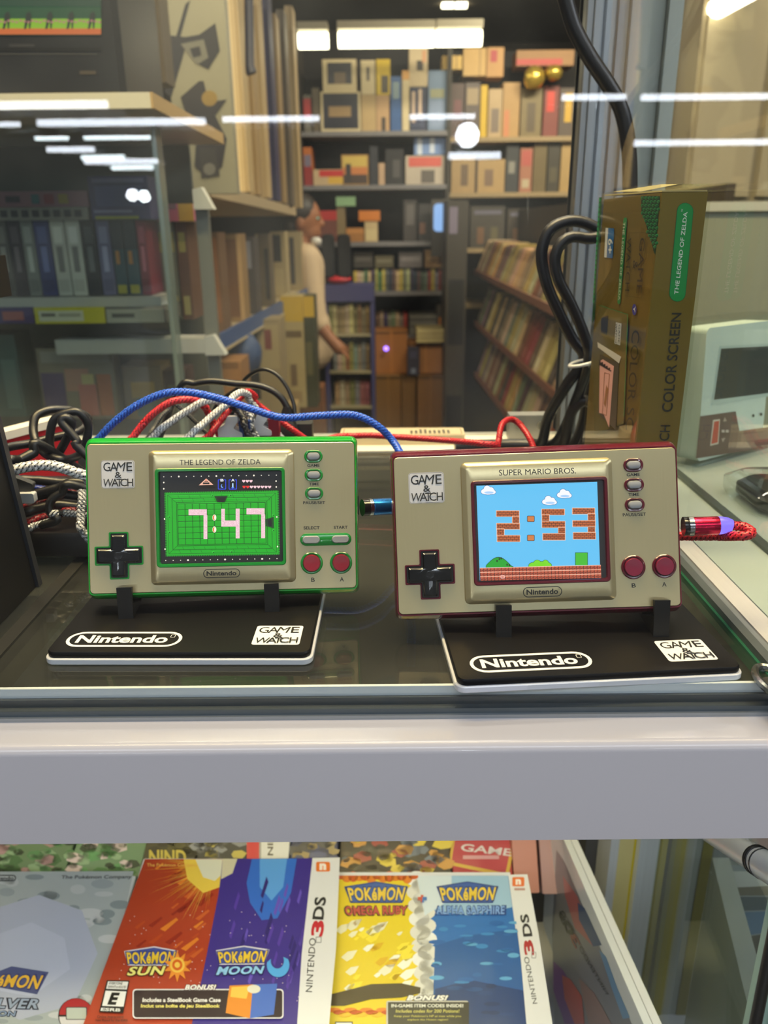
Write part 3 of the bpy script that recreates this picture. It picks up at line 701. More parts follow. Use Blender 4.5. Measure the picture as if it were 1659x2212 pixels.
g = G(); g.tube([q1 + d1 * .0008, q1 + d1 * .0012, q2 - d1 * .0004, q2], lambda t: .0037 if .1 < t < .9 else .0035, mat((186, 22, 62), .22, .8), 20); g.build('plug_body', rr_, 'red metal plug body')
g = G(); g.tube([q2, q2 + d1 * .0012, q2 + d1 * .0034, q3], lambda t: .0036 - .0016 * max(0, t - .3), mat((120, 104, 255), .4, emit=1.1), 18); g.build('plug_light', rr_, 'glowing violet plug tip')
# heap of cables behind the green console
C = lambda x, y: (280 + x * .25316, 780 + y * .25316)
def hp(pts, y0, y1=None):
    n = len(pts); return [(*C(*p), y0 + ((y1 if y1 else y0) - y0) * k / max(1, n - 1)) for k, p in enumerate(pts)]
gr = 'braided charging cables'
cable('charging_cable', 'red braided cable rising beneath the blue arch, leftmost of the heap', [V((-.135, .425, 1.2035)), (268, 985, .425)] + hp([(45, 630), (180, 470), (330, 360), (450, 330), (560, 335), (640, 390), (690, 480)], .43, .45) + [V((-.085, .455, 1.21)), V((-.07, .46, 1.203))], .0021, RED, (226, 50, 60), gr)
cable('charging_cable', 'white braided cable crossing in front of the heap behind the console', [V((-.118, .415, 1.2035)), (315, 985, .418)] + hp([(225, 625), (350, 520), (500, 420), (620, 350), (720, 335), (780, 360), (820, 440)], .42, .45) + [V((-.072, .45, 1.21)), V((-.06, .445, 1.203))], .0021, (150, 152, 158), WHT, gr)
cable('charging_cable', 'white braided cable rising steeply into the middle of the heap', [V((-.095, .41, 1.2035)), (385, 985, .415)] + hp([(530, 625), (620, 545), (720, 455), (840, 360), (890, 300), (950, 268), (1010, 290), (1050, 370)], .42, .462) + [V((-.048, .468, 1.214)), V((-.04, .47, 1.203))], .0021, (160, 162, 168), (220, 222, 226), gr)
cable('charging_cable', 'red braided cable standing right of the white ones in the heap', [V((-.08, .432, 1.2035)), (430, 980, .432)] + hp([(690, 625), (760, 530), (850, 415), (930, 330), (1000, 262), (1070, 300), (1105, 380)], .434, .475) + [V((-.035, .48, 1.218)), V((-.03, .485, 1.203))], .0019, RED, (214, 40, 52), gr)
cable('charging_cable', 'silver and black braided cable curving down right side of the heap', [V((-.075, .47, 1.203)), V((-.083, .468, 1.23))] + hp([(870, 350), (930, 390), (990, 430), (1040, 480)], .462, .45) + [(548, 935, .448), V((-.055, .44, 1.203))], .0021, (70, 72, 76), (200, 202, 206), gr)
cable('charging_cable', 'black braided cable under the silver one in the heap', [V((-.082, .452, 1.203)), V((-.090, .452, 1.232))] + hp([(865, 380), (930, 430), (980, 510), (1000, 600)], .448, .44) + [V((-.062, .432, 1.203))], .0021, (22, 22, 24), (60, 60, 64), gr)
cable('charging_cable', 'thin dark grey braided cable between red and white ones', [V((-.125, .44, 1.203)), (305, 985, .445)] + hp([(175, 625), (215, 560), (265, 480), (330, 420), (420, 390)], .447, .46) + [V((-.09, .47, 1.215)), V((-.08, .475, 1.2025))], .0013, (40, 40, 40), (110, 112, 110), gr)
# black mains lead with moulded plug
mg = 'black plastic leads'
rm = root('power_lead', 'black lead arching over the blue cable into a moulded black plug', 'cable', T(-.06, .5, ZG), mg)
cable('', '', [V((-.16, .50, 1.2045)), V((-.150, .51, 1.225))] + hp([(430, 225), (560, 190), (700, 172), (900, 192), (1080, 208), (1200, 245), (1290, 310), (1345, 395)], .50, .495), .0022, BLK, rt=rm, woven=False)
cable('', '', [V((-.12, .52, 1.2045)), V((-.115, .52, 1.24))] + hp([(930, 225), (990, 150), (1070, 90), (1160, 72), (1260, 120), (1340, 220), (1395, 350), (1410, 450), (1415, 560)], .515, .492) + [V((-.046, .49, 1.206))], .0013, (30, 30, 30), rt=rm, woven=False)
cq = [aty(*C(1345, y), .495) for y in (385, 440, 500, 540, 620, 700)]
g = G()
def sect(p, w, d, r=.002): return [p + V((a, b, 0)) for a, b in rrect(w, d, r, 4)]
g.loft([sect(cq[0], .005, .005), sect(cq[1], .0075, .006), sect(cq[2], .008, .007)], mat((24, 24, 25), .45)); g.build('strain_relief', rm)
cq[5].z = 1.2005
g = G(); g.loft([sect(cq[2], .009, .009), sect(cq[3], .0115, .011), sect(cq[4], .0125, .012), sect(cq[5], .0125, .012)], mat((40, 42, 45), .4)); g.build('plug', rm)
g = G()
p = aty(*C(1470, 520), .50); g.loft([[V((p.x + a, p.y + b, z)) for a, b in rrect(.014, .012, .002)] for z in (1.2003, p.z - .001, p.z)], mat((44, 46, 48), .4)); g.build('power_adapter', None, 'small dark grey adapter block beside the black moulded plug', 'power adapter')
# two white plug housings in the heap
for (x, y, yy, ins, lab) in ((880, 560, .447, (28, 58, 120), 'white plug housing with a navy insert in the cable heap'), (1130, 540, .462, (132, 22, 44), 'white plug housing with a maroon insert at the right end of the cable heap')):
    p = aty(*C(x, y), yy); r = root('connector', lab, 'connector', T(p.x, p.y, ZG), 'white plug housings')
    g = G(); pr_ = [(-.008, .0), (.006, .0), (.006, .003), (.001, .006), (.004, .010), (.004, .013), (-.002, .013), (-.004, .008), (-.008, .006)]
    g.loft([[V((p.x + a, p.y + s, p.z - .006 + b)) for a, b in rpoly(pr_, .0008, 2)] for s in (-.004, .004)], mat((226, 226, 232), .35)); g.build('housing', r)
    G().box(p.x + .0042, p.y - .0035, ZG + .0003, p.x + .0105, p.y + .0035, p.z + .004, mat(ins, .35)).build('insert', r, 'coloured insert')
    G().box(p.x - .008, p.y - .004, ZG + .0003, p.x + .004, p.y + .004, p.z - .006, mat((40, 40, 44), .5)).build('port_block', r)
# coil of black lead at the left
D = lambda x, y: (x * .22148, 860 + y * .22148)
def dp(pts, y0, y1=None):
    n = len(pts); return [(*D(*p), y0 + ((y1 if y1 else y0) - y0) * k / max(1, n - 1)) for k, p in enumerate(pts)]
cable('power_lead', 'coiled black lead looped on the glass left of the green-edged console', dp([(40, 490), (150, 465), (300, 440), (480, 395), (700, 345), (800, 300)], .40, .43) + dp([(860, 200), (740, 130), (600, 110), (460, 120), (350, 180), (325, 300), (350, 420), (440, 540), (600, 600)], .44, .40) + dp([(760, 560), (840, 420), (860, 260), (770, 140), (640, 150), (530, 210), (490, 340), (490, 470), (540, 570), (600, 490), (680, 330), (700, 230), (640, 190), (600, 230), (680, 330), (760, 430), (800, 520)], .42, .40) + [V((-.12, .40, 1.2045))], .0023, (24, 24, 27), group=mg, woven=False)
cable('power_lead', 'black lead lying flat from the coil towards the black box at left', [V((-.235, .43, 1.205)), V((-.22, .42, 1.2035))] + dp([(40, 660), (200, 600), (330, 530), (420, 470)], .385, .40) + [V((-.15, .43, 1.206))], .0026, (20, 20, 22), group=mg, woven=False)
cable('charging_cable', 'thick white braided cable left of the green-edged console', [V((-.215, .34, 1.2035)), V((-.205, .35, 1.232))] + dp([(40, 760), (150, 700), (300, 665), (450, 655), (600, 680), (740, 730), (860, 790)], .352, .36) + [V((-.122, .37, 1.215)), V((-.11, .375, 1.2035))], .0026, (150, 152, 158), (232, 232, 236), gr)
cable('charging_cable', 'silver braided cable low down left of the green-edged console', [V((-.215, .40, 1.2175))] + dp([(210, 1262), (330, 1245), (440, 1215), (530, 1180), (620, 1120)], .360, .365) + [V((-.12, .40, 1.2035))], .0017, (90, 92, 96), (200, 202, 206), gr)
cable('charging_cable', 'dark red braided cable lying low left of the green-edged console', [V((-.215, .405, 1.2175))] + dp([(210, 1205), (400, 1165), (600, 1130), (780, 1100)], .366, .372) + [V((-.11, .41, 1.2035))], .0019, (110, 16, 26), (150, 26, 36), gr)
cable('charging_cable', 'dark red braided cable above the silver one at far left', [V((-.215, .42, 1.22))] + dp([(250, 1070), (420, 1010), (600, 960), (780, 930)], .378, .385) + [V((-.11, .42, 1.2035))], .0017, (96, 14, 24), (136, 22, 32), gr)
cable('charging_cable', 'dark blue braided cable in the shade under the thick white one', [V((-.225, .42, 1.225))] + dp([(170, 780), (300, 860), (480, 900), (640, 905), (800, 890)], .385, .39) + [V((-.11, .43, 1.2035))], .0019, (20, 36, 110), (36, 60, 150), gr)
cable('power_lead', 'black lead crossing the dark red cables at left', [V((-.17, .362, 1.2185))] + dp([(560, 1190), (490, 1110), (500, 1000), (600, 930), (760, 860)], .362, .368) + [V((-.115, .392, 1.2045))], .0021, (18, 18, 20), group=mg, woven=False)
cable('charging_cable', 'white braided cable end hanging down beside the green-edged console', dp([(800, 900)], .345) + dp([(800, 1000), (790, 1100), (790, 1200), (815, 1310)], .342, .335) + [V((-.125, .34, 1.2035))], .0019, (120, 122, 126), (214, 214, 220), gr)
for k, (pts, ya, yb, lab) in enumerate((([(120, 900), (300, 960), (520, 930), (800, 960)], .372, .38, 'black lead, upper of the dark tangle at left'), ([(150, 1010), (330, 940), (560, 880), (810, 830)], .374, .376, 'black lead slanting up through the dark tangle at left'), ([(190, 1120), (360, 1080), (560, 1040), (810, 1060)], .368, .374, 'black lead, lower of the dark tangle at left'), ([(120, 820), (330, 800), (560, 820), (810, 850)], .376, .38, 'black lead just under the thick white cable at left'))):
    cable('power_lead', lab, [V((-.21, ya + .01, 1.2215))] + dp(pts, ya, yb) + [V((-.118, yb + .005, 1.2195)), V((-.11, yb + .01, 1.2185))], .0024, (20, 20, 23), group=mg, woven=False)
p = aty(*D(140, 860), .365)
g = G(); g.loft([[p + RY(24).to_3x3() @ V((a, y, b)) for a, b in rrect(.016, .009, .001)] for y in (0, .004)], mat((54, 56, 60), .4)); g.build('connector', None, 'dark grey plug lying among the cables at far left', 'connector')
p = aty(*D(190, 980), .362)
g = G(); g.loft([[p + V((a, y, b)) for a, b in rrect(.014, .005, .001)] for y in (0, .004)], mat((190, 192, 196), .3)); g.build('connector', None, 'pale grey plug under the dark one at far left', 'connector')

# ================================================================== left side: black boxes, red box
g = G(); r = root('black_box', 'black upright box at the left frame edge, beside the green-edged console', 'box', T(-.22, .29, ZG))
g.box(-.30, .248, 1.2005, -.1615, .329, 1.31, mat((15, 15, 17), .4), T(-.1615, 0, 1.2) @ RY(-4) @ T(.1615, 0, -1.2)); g.build('casing', r)
g = G(); g.box(-.30, .3292, 1.2005, -.1600, .333, 1.312, mat((50, 52, 58), .35), T(-.16, 0, 1.2) @ RY(-4) @ T(.16, 0, -1.2)); g.build('rim', r, 'dark grey rim')
g = G(); r = root('set_top_box', 'flat black box lying behind the upright black box', 'box', T(-.2, .42, ZG))
f = lambda i, z: [V((-.215 + a, .405 + b, z)) for a, b in rrect(.17 - i, .098 - i, .012, 6)]
g.loft([f(.004, 1.203), f(0, 1.2045), f(0, 1.2135), f(.003, 1.216)], mat((17, 17, 18), .35, noise=.3, scale=200)); g.build('casing', r)
for x in (-.29, -.14):
    for y in (.37, .44): G().cyl((x, y, 1.2002), (x, y, 1.203), .004, DARK, 10).build('foot', r)
q = aty(0, 935, .47); q2_ = aty(118, 905, .50)
r = root('red_carton', 'red carton with a white top edge at far left behind the coiled lead', 'carton', T(q.x, q.y, ZG))
dv = (q2_ - q); dh = V((dv.x, dv.y, 0)).normalized(); n = V((-dh.y, dh.x, 0))
g = G(); A, Bq = q - dh * .10, q2_ + dh * .012
zt = lambda p: p.z
loop = lambda p, d0, d1, z0, z1: [p + n * d0 + V((0, 0, z0 - p.z)), p + n * d1 + V((0, 0, z0 - p.z)), p + n * d1 + V((0, 0, z1 - p.z)), p + n * d0 + V((0, 0, z1 - p.z))]
A.z = q.z - dv.z / dv.xy.length * .10; Bq.z = q2_.z + dv.z / dv.xy.length * .012
g.loft([loop(A, 0, .009, 1.2005, A.z - .005), loop(Bq, 0, .009, 1.2005, Bq.z - .005)], mat((176, 20, 34), .35, noise=.25, scale=40)); g.build('carton_body', r)
g = G(); g.loft([loop(A, -.001, .010, A.z - .005, A.z), loop(Bq, -.001, .010, Bq.z - .005, Bq.z)], mat((226, 218, 204), .5)); g.build('lid', r, 'white lid')
r = root('black_bracket', 'black arm poking in at the left frame edge, above the red carton', 'bracket', T(-.33, .45, ZG))
p0, p1 = aty(0, 552, .45), aty(12, 650, .45)
G().box(-.36, .44, p1.z + .002, p1.x - .0005, .46, p0.z, mat((18, 18, 20), .4)).build('arm', r)
G().box(-.36, .44, 1.2005, -.33, .46, p1.z + .002, mat((18, 18, 20), .4)).build('upright', r)
# card lying on the rear rail
p = aty(880, 938, .575)
r = root('booklet', 'beige printed booklet lying on the rear rail behind the red cable', 'booklet', T(.0, .6, ZG))
a0, a1 = atz(735, 948, 1.2045), atz(1005, 948, 1.2045)
g = G(); M = T((a0.x + a1.x) / 2, .586, 1.2005) @ RZ(-1)
g.M = M; w = (a1.x - a0.x)
g.loft([[V((a, b, z)) for a, b in rrect(w, .024, .003)] for z in (0, .0075)], mat((196, 182, 150), .3, noise=.1, scale=60)); g.build('cover', r)
P_ = Print(M @ T(0, 0, .0076), px=False)
P_.rframe(-w / 2 + .002, -.010, w / 2 - .002, .010, .002, .0006, (120, 96, 60))
rn = random.Random(2)
for k in range(9):
    x = .006 + .0035 * k; P_.rect(x, -.007, x + .002, .006 - rn.random() * .004, (84, 78, 66), False)
P_.build('cover_print', r)
# metal hinge block at the back
p = aty(1150, 925, .60); r = root('hinge', 'grey metal hinge block on the rear rail behind the red loop', 'hinge', T(p.x, .6, ZG))
x0_, x1_ = aty(1097, 925, .592).x, aty(1182, 925, .592).x; zt_ = aty(1140, 893, .592).z
G().box(x0_, .585, 1.2006, x1_, .5985, zt_, mat((150, 152, 150), .35, .6)).build('plate', r)
for u in (1122, 1170):
    c = aty(u, 918, .585); g = G(); g.cyl((c.x, .5835, c.z), (c.x, .5852, c.z), .0035, mat((220, 216, 200), .2, .9), 16); g.build('screw', r)

# ================================================================== thick black mains cord hanging at the post, and its coil
cable('power_cable', 'thick black cord hanging down in front of the aluminium post', [(1206, -60, .52), (1222, 0, .52), (1240, 60, .52), (1275, 125, .52), (1315, 185, .52), (1343, 240, .52), (1358, 320, .52), (1361, 420, .52), (1360, 560, .52), V((.140, .52, 1.28)), V((.132, .53, 1.212)), V((.10, .55, 1.2062)), V((.05, .548, 1.2062))], .0045, (28, 27, 28), group=mg, woven=False, step=.004)
rc_ = root('power_cable', 'bundle of black cords with a white tie beside the gold box', 'cable', T(.11, .5, ZG), mg)
def ck(P, r, col=(28, 28, 32)): return cable('', '', P, r, col, rt=rc_, woven=False, step=.003)
ck([V((.105, .555, 1.2062)), (1170, 955, .53), (1185, 900, .52), (1225, 830, .505), (1262, 775, .50), (1235, 730, .50), (1205, 670, .50), (1180, 610, .50), (1170, 545, .50), (1190, 495, .50), (1240, 477, .50), (1290, 495, .50), (1330, 540, .50), V((.145, .50, 1.29)), V((.143, .51, 1.23))], .0036)
ck([V((.11, .545, 1.207)), (1205, 950, .525), (1250, 850, .505), (1272, 775, .492), (1262, 725, .49), (1235, 660, .49), (1205, 600, .49), (1200, 550, .49), (1225, 515, .49), (1265, 515, .49), (1320, 540, .49), V((.142, .495, 1.28)), V((.142, .50, 1.22))], .0034)
ck([V((.135, .53, 1.2062)), (1265, 950, .51), (1285, 890, .505), (1265, 865, .505), (1235, 890, .51), (1220, 950, .52), V((.12, .535, 1.2062))], .0036, (48, 40, 36))
c0 = aty(1259, 782, .492); g = G()
g.tube([c0 + V((.0085 * cos(t), .007 * sin(t) - .002, .0035 * cos(t) * .6)) for t in [2 * pi * k / 24 for k in range(25)]], .0011, mat((226, 226, 222), .5), 8); g.build('tie', rc_, 'white cable tie')

# ================================================================== gold game box in a clear sleeve
gx0, gx1, gy0, gy1, gz1 = .1217, .1417, .37, .466, 1.3680
gb = root('game_box', 'gold game box standing on end in a clear sleeve, right of the cords', 'game box', T((gx0 + gx1) / 2, (gy0 + gy1) / 2, ZG))
GB = mat((128, 106, 34), .36, .35, noise=.05, scale=30)
g = G(); g.box(gx0, gy0, 1.2008, gx1, gy1, gz1, GB); g.build('carton', gb)
g = G(); g.box(gx0 + .0003, gy0 + .001, gz1 + .0002, gx1, gy1, gz1 + .0008, mat((190, 176, 120), .5), T(0, gy0, gz1) @ RX(1.0) @ T(0, -gy0, -gz1)); g.build('top_flap', gb)
cv = crop(1250, 380, 1659, 1020, 1414)
PF = Print(T(gx0, gy0, 1.2008) @ front(Matrix()), cv, lift=1e-4, eps=5e-5)
GR = (20, 150, 66); BKT = (34, 32, 20)
# green lozenge with white lettering, reading upwards
a, b = V((795, 262)), V((737, 878)); dd = (b - a).normalized(); nn = V((-dd.y, dd.x))
def capsule(a, b, w):
    o = []; an = atan2(dd.y, dd.x)
    for k in range(9): t = an - pi / 2 + pi * k / 8; o.append(tuple(b + V((cos(t), sin(t))) * w))
    for k in range(9): t = an + pi / 2 + pi * k / 8; o.append(tuple(a + V((cos(t), sin(t))) * w))
    return o
PF.poly(capsule(a, b, 62), (16, 110, 50)); PF.poly(capsule(a, b, 58), GR)
PF.text('THE LEGEND OF ZELDA', ((712, 882), (782, 268), (812, 270), (742, 886)), (236, 240, 226), .012)
PF.text('TM', ((764, 268), (766, 248), (776, 249), (774, 269)), (230, 236, 220), .02)
PF.text('COLOR SCREEN', ((618, 1762), (694, 1022), (768, 1022), (700, 1762)), BKT, .012)
PF.text('CH', ((598, 1975), (610, 1860), (684, 1860), (674, 1978)), BKT, .006)
PF.build('spine_print', gb)
ML = Matrix(((0, 0, -1, gx0), (-1, 0, 0, gy1), (0, 1, 0, 1.2008), (0, 0, 0, 1)))
PS = Print(ML, cv, lift=1e-4, eps=5e-5)
DG = (14, 76, 40); DGB = (40, 140, 84)
# leafy green corner
rn = random.Random(9)
PS.poly([(468, 150), (610, 150), (574, 590), (560, 560), (545, 500), (520, 420), (495, 330), (470, 260)], (12, 56, 32))
for j in range(15):
    for k in range(5):
        y = 165 + 28 * j; x = 478 + 27 * k + 13 * (j % 2)
        if x > 606 - j * 1.6 or x < 470 + max(0, j - 4) * 9.5: continue
        PS.oval(x, y, 12, 13, DGB, 10, False)
PS.z += PS.eps
for j in range(15):
    for k in range(5):
        y = 165 + 28 * j; x = 478 + 27 * k + 13 * (j % 2)
        if x > 606 - j * 1.6 or x < 470 + max(0, j - 4) * 9.5: continue
        PS.oval(x + 3, y + 3, 8, 9, (20, 84, 46), 8, False)
PS.z += PS.eps
PS.poly([(156, 160), (178, 160), (166, 420), (140, 700), (124, 1060), (104, 1100), (112, 900), (130, 600)], DG)
for k in range(22): PS.oval(160 - k * 2.2, 180 + 36 * k, 6, 14, DGB, 8, False)
PS.z += PS.eps
PS.poly(((207, 388), (270, 392), (258, 615), (196, 608)), (34, 106, 176)); PS.poly(((207, 388), (226, 389), (214, 610), (196, 608)), (226, 228, 232)); PS.text('6+', ((262, 470), (256, 580), (222, 578), (226, 468)), (240, 240, 240), .02)
LG_ = (28, 130, 66)
PS.poly([(345, 312), (366, 312), (368, 330), (318, 950), (306, 960), (296, 945), (342, 330)], LG_)
PS.text('THE LEGEND OF ZELDA', ((356, 345), (316, 930), (302, 930), (340, 345)), (214, 222, 200), .01)
PS.text('GAME', ((506, 462), (478, 878), (440, 876), (468, 462)), BKT, .0); PS.text('&', ((452, 632), (446, 700), (412, 698), (416, 630)), BKT, .0); PS.text('WATCH', ((404, 462), (388, 860), (356, 858), (372, 462)), BKT, .0)
PS.line([(388, 425), (516, 425), (480, 912), (358, 895), (388, 425)], 2.5, (84, 76, 30))
PS.oval(428, 998, 17, 42, (40, 50, 160)); PS.text('Y', ((438, 970), (434, 1020), (420, 1020), (422, 970)), (230, 230, 240), .01)
PS.text('COLOR SC', ((470, 1155), (420, 1900), (362, 1895), (412, 1150)), BKT, .0)
# picture of the console on the cover
PS.poly([(165, 965), (382, 1035), (350, 1850), (130, 1930), (118, 1300)], (112, 98, 44)); PS.line([(165, 965), (382, 1035), (352, 1800)], 5, (60, 140, 80))
PS.poly([(182, 1060), (236, 1040), (226, 1190), (180, 1170)], (40, 42, 40)); PS.poly([(294, 1092), (336, 1102), (326, 1266), (282, 1250)], (206, 206, 206)); PS.text('GAME', ((328, 1112), (322, 1250), (310, 1247), (316, 1109)), (30, 30, 30)); PS.text('WATCH', ((306, 1104), (300, 1246), (288, 1243), (294, 1101)), (30, 30, 30))
PS.poly([(156, 1240), (336, 1350), (320, 1400), (160, 1280)], (190, 186, 176)); PS.poly([(175, 1330), (320, 1400), (296, 1900), (164, 1770)], (70, 60, 44))
PS.poly([(176, 1380), (200, 1370), (282, 1420), (246, 1880), (206, 1780), (170, 1770)], (214, 160, 152)); PS.line([(212, 1470), (250, 1480), (226, 1790), (196, 1775), (212, 1470)], 5, (150, 96, 70)); PS.poly([(226, 1560), (240, 1590), (220, 1730), (208, 1700)], (150, 100, 60))
for k in range(10): PS.rect(172 + 9 * k, 1376 + 7 * k + (k % 2) * 12, 184 + 9 * k, 1412 + 5 * k, (52, 40, 44), False)
PS.z += PS.eps
PS.build('cover_print', gb)
G().box(gx0 - .0012, gy0 - .0012, 1.2004, gx1 + .0012, gy1 + .0012, gz1 + .0032, glass('clear_sleeve', (.97, .985, .96), .012)).build('clear_sleeve', gb)
# ================================================================== vintage handheld in a clear case, beyond the side glass
A = atz(1497, 1006, 1.2015); B2 = atz(1659, 963, 1.2015); dx = (B2 - A); dx.z = 0; dx.normalize()
up = (V((0, 0, 1)) + V((-dx.y, dx.x, 0)) * .06).normalized(); nz = dx.cross(up)
MD = Matrix(((dx.x, up.x, nz.x, A.x), (dx.y, up.y, nz.y, A.y), (dx.z, up.z, nz.z, A.z), (0, 0, 0, 1)))
dv_ = root('vintage_handheld', 'mint vintage handheld device in a clear case beyond the side glass', 'game console', T(A.x, A.y, 1.199))
P0 = Print(MD, crop(1250, 380, 1659, 1020, 1414), lift=2e-4, eps=6e-5)
p_ = lambda x, y: (lambda q: (q.x, q.y))(P0.loc(x, y))
tl = p_(975, 1112); bl = p_(880, 2110); hgt = tl[1]
g = G(MD); wd = .075
g.loft([[V((a + wd / 2 + .004, b + hgt / 2, z)) for a, b in rrect(wd, hgt - .004, .004, 5)] for z in (-.020, -.001, 0)], mat((196, 212, 206), .35, noise=.04, scale=80)); g.build('casing', dv_)
P0.poly([(1052, 1270), (1460, 1250), (1460, 1640), (985, 1715), (1000, 1640)], (176, 194, 190)); P0.poly([(1062, 1290), (1460, 1268), (1460, 1615), (1008, 1672)], (52, 58, 54))
P0.poly([(905, 1795), (1170, 1758), (1198, 1905), (1460, 1866), (1460, 2020), (872, 2110)], (88, 62, 58))
P0.poly([(1000, 1822), (1052, 1816), (1040, 2000), (978, 2016)], (206, 198, 186)); P0.poly([(1008, 1834), (1046, 1828), (1034, 1990), (986, 2002)], (186, 66, 44))
for x, y in ((1300, 1790), (1358, 1780)): P0.oval(x, y, 9, 12, (40, 44, 44))
P0.poly([(1072, 1835), (1085, 1800), (1100, 1830)], (170, 150, 140)); P0.poly([(1060, 1960), (1090, 1955), (1070, 1990)], (170, 150, 140))
for k in range(26): P0.poly([(1212 + 8 * k, 1930 - k), (1215 + 8 * k, 1930 - k), (1210 + 8 * k, 1985 - k), (1207 + 8 * k, 1985 - k)], (150, 120, 112), False)
P0.z += P0.eps
for x in (1060, 1090): P0.rect(x, 1895, x + 22, 1915, (190, 176, 170))
P0.build('face_print', dv_)
g = G(MD); g.box(-.0045, 0.001, -.024, wd + .012, hgt + .003, .006, glass('clear_case', (.95, .98, .96), .05)); g.build('clear_case', dv_)
# things lying on the neighbouring case
q = atz(1640, 1085, 1.2)
r = root('cartridge_bag', 'black object in a crinkled clear bag on the neighbouring case at right edge', 'bag', T(q.x, q.y, 1.199))
g = G(); g.loft([[V((q.x + .012 + a, q.y + b, z)) for a, b in rrect(.040 - i, .05 - i, .012, 5)] for i, z in ((.006, 1.1995), (0, 1.202), (0, 1.207), (.008, 1.211))], mat((26, 26, 28), .3)); g.build('content', r)
g = G(); rn = random.Random(4)
g.loft([[V((q.x + .012 + a * (1 + .05 * rn.random()), q.y + b, z)) for a, b in rrect(.050 - i, .06 - i, .012, 5)] for i, z in ((.004, 1.1992), (0, 1.203), (0, 1.210), (.012, 1.2145))], glass('clear_bag', (.95, .97, .96), .10)); g.build('bag', r)
# round metal ring set in the corner of the shelf
q = atz(1648, 1480, 1.2006); g = G(); g.tube([V((q.x + .004 + .0052 * cos(t), q.y + .0105 * sin(t), 1.2018)) for t in [2 * pi * k / 30 for k in range(31)]], .0014, mat((150, 152, 150), .2, .9), 8); g.cyl((q.x + .004, q.y, 1.2003), (q.x + .004, q.y, 1.2010), .0048, mat((30, 32, 30), .4), 20)
g.build('cable_grommet', None, 'oval dark grommet with a metal rim at the front right of the shelf', 'grommet')

# ================================================================== game boxes in the lower compartment
def gamebox(M, w, h, d, side, label, group='game boxes lying in the lower compartment'):
    r = root('game_box', label, 'game box', M, group)
    g = G(M); g.loft([xz(move(rrect(w - i, h - i, .0012, 2), 0, -h / 2), y) for i, y in ((.0008, 0), (0, .0005), (0, d - .0005), (.0008, d))], side); g.build('carton', r)
    return r
SILV = (168, 176, 180)
MS = T(-.1079, .4485, .9279) @ RZ(23.72) @ RX(-84.68) @ RY(22.44); MO_ = T(.0308, .4447, .9149) @ RZ(2.02) @ RX(-79.63) @ RY(2.13)
ZB = .8725
# --- sun and moon
b1 = gamebox(MS, .137, .125, .042, mat((222, 222, 224), .4), 'red and violet twin-game box, leftmost of the two upright white-spined ones')
P = Print(front(MS), crop(0, 1790, 700, 2212, 1659), lift=6e-5, eps=3e-5, coat=.6, rough=.35)
zs = []
P.poly([(742, 156), (1140, 156), (1120, 330), (1060, 640), (1010, 880), (965, 1100), (390, 1100)], (176, 62, 32))
rn = random.Random(11)
# molten flow: diagonal flame tongues
for k in range(60):
    t = rn.random(); x = 560 + rn.random() * 520; y = 170 + rn.random() * 560
    if x < 742 - (y - 156) * .33 + 60 or x > 1110 - (y - 156) * .2: continue
    c = [(206, 96, 40), (150, 40, 22), (226, 130, 40), (190, 74, 30)][k % 4]; l = 40 + rn.random() * 70
    P.poly([(x, y), (x + l * .8, y - l * .55), (x + l * .9, y - l * .45), (x + l * .25, y + l * .12)], c, False)
P.z += P.eps
for k in range(40):  # glow spreading from the disc at the top
    a = radians(95 + 95 * k / 39); L = 180 + rn.random() * 230; x, y = 1090, 190
    P.poly([(x + 40 * cos(a - .05), y + 40 * sin(a - .05)), (x + L * cos(a), min(y + L * .8 * sin(a), 720)), (x + 40 * cos(a + .05), y + 40 * sin(a + .05))], [(240, 190, 50), (232, 150, 40), (246, 214, 90)][k % 3], False)
P.z += P.eps
P.poly([(940, 158), (1138, 158), (1126, 300), (1040, 330), (960, 260)], (240, 206, 80)); P.poly([(1000, 158), (1139, 158), (1130, 240), (1100, 268), (1040, 250)], (226, 224, 200))
# violet half
P.poly([(1140, 156), (1600, 152), (1580, 330), (1545, 640), (1515, 1100), (960, 1100), (1010, 880), (1060, 640), (1120, 330)], (62, 46, 140))
P.poly([(1290, 156), (1520, 154), (1490, 330), (1420, 460), (1340, 470), (1280, 380), (1262, 280)], (52, 110, 208)); P.poly([(1330, 156), (1470, 155), (1450, 300), (1390, 370), (1330, 300)], (96, 164, 234)); P.poly([(1140, 156), (1215, 156), (1190, 230), (1132, 260)], (214, 206, 176))
for k in range(30):
    a = radians(50 + 80 * rn.random()); x = 1140 + rn.random() * 400; y = 330 + rn.random() * 500; l = 50 + rn.random() * 60
    if x > 1560 - (y - 156) * .07: continue
    P.poly([(x, y), (x + l * .3, y - l), (x + l * .4, y - l * .7), (x + 10, y + 16)], [(86, 60, 170), (46, 34, 116), (104, 84, 196)][k % 3], False)
P.z += P.eps
for k in range(80):
    x = 600 + rn.random() * 930; y = 420 + rn.random() * 500; P.oval(x, y, 2.5, 2.5, (236, 220, 230), 6, False)
P.z += P.eps
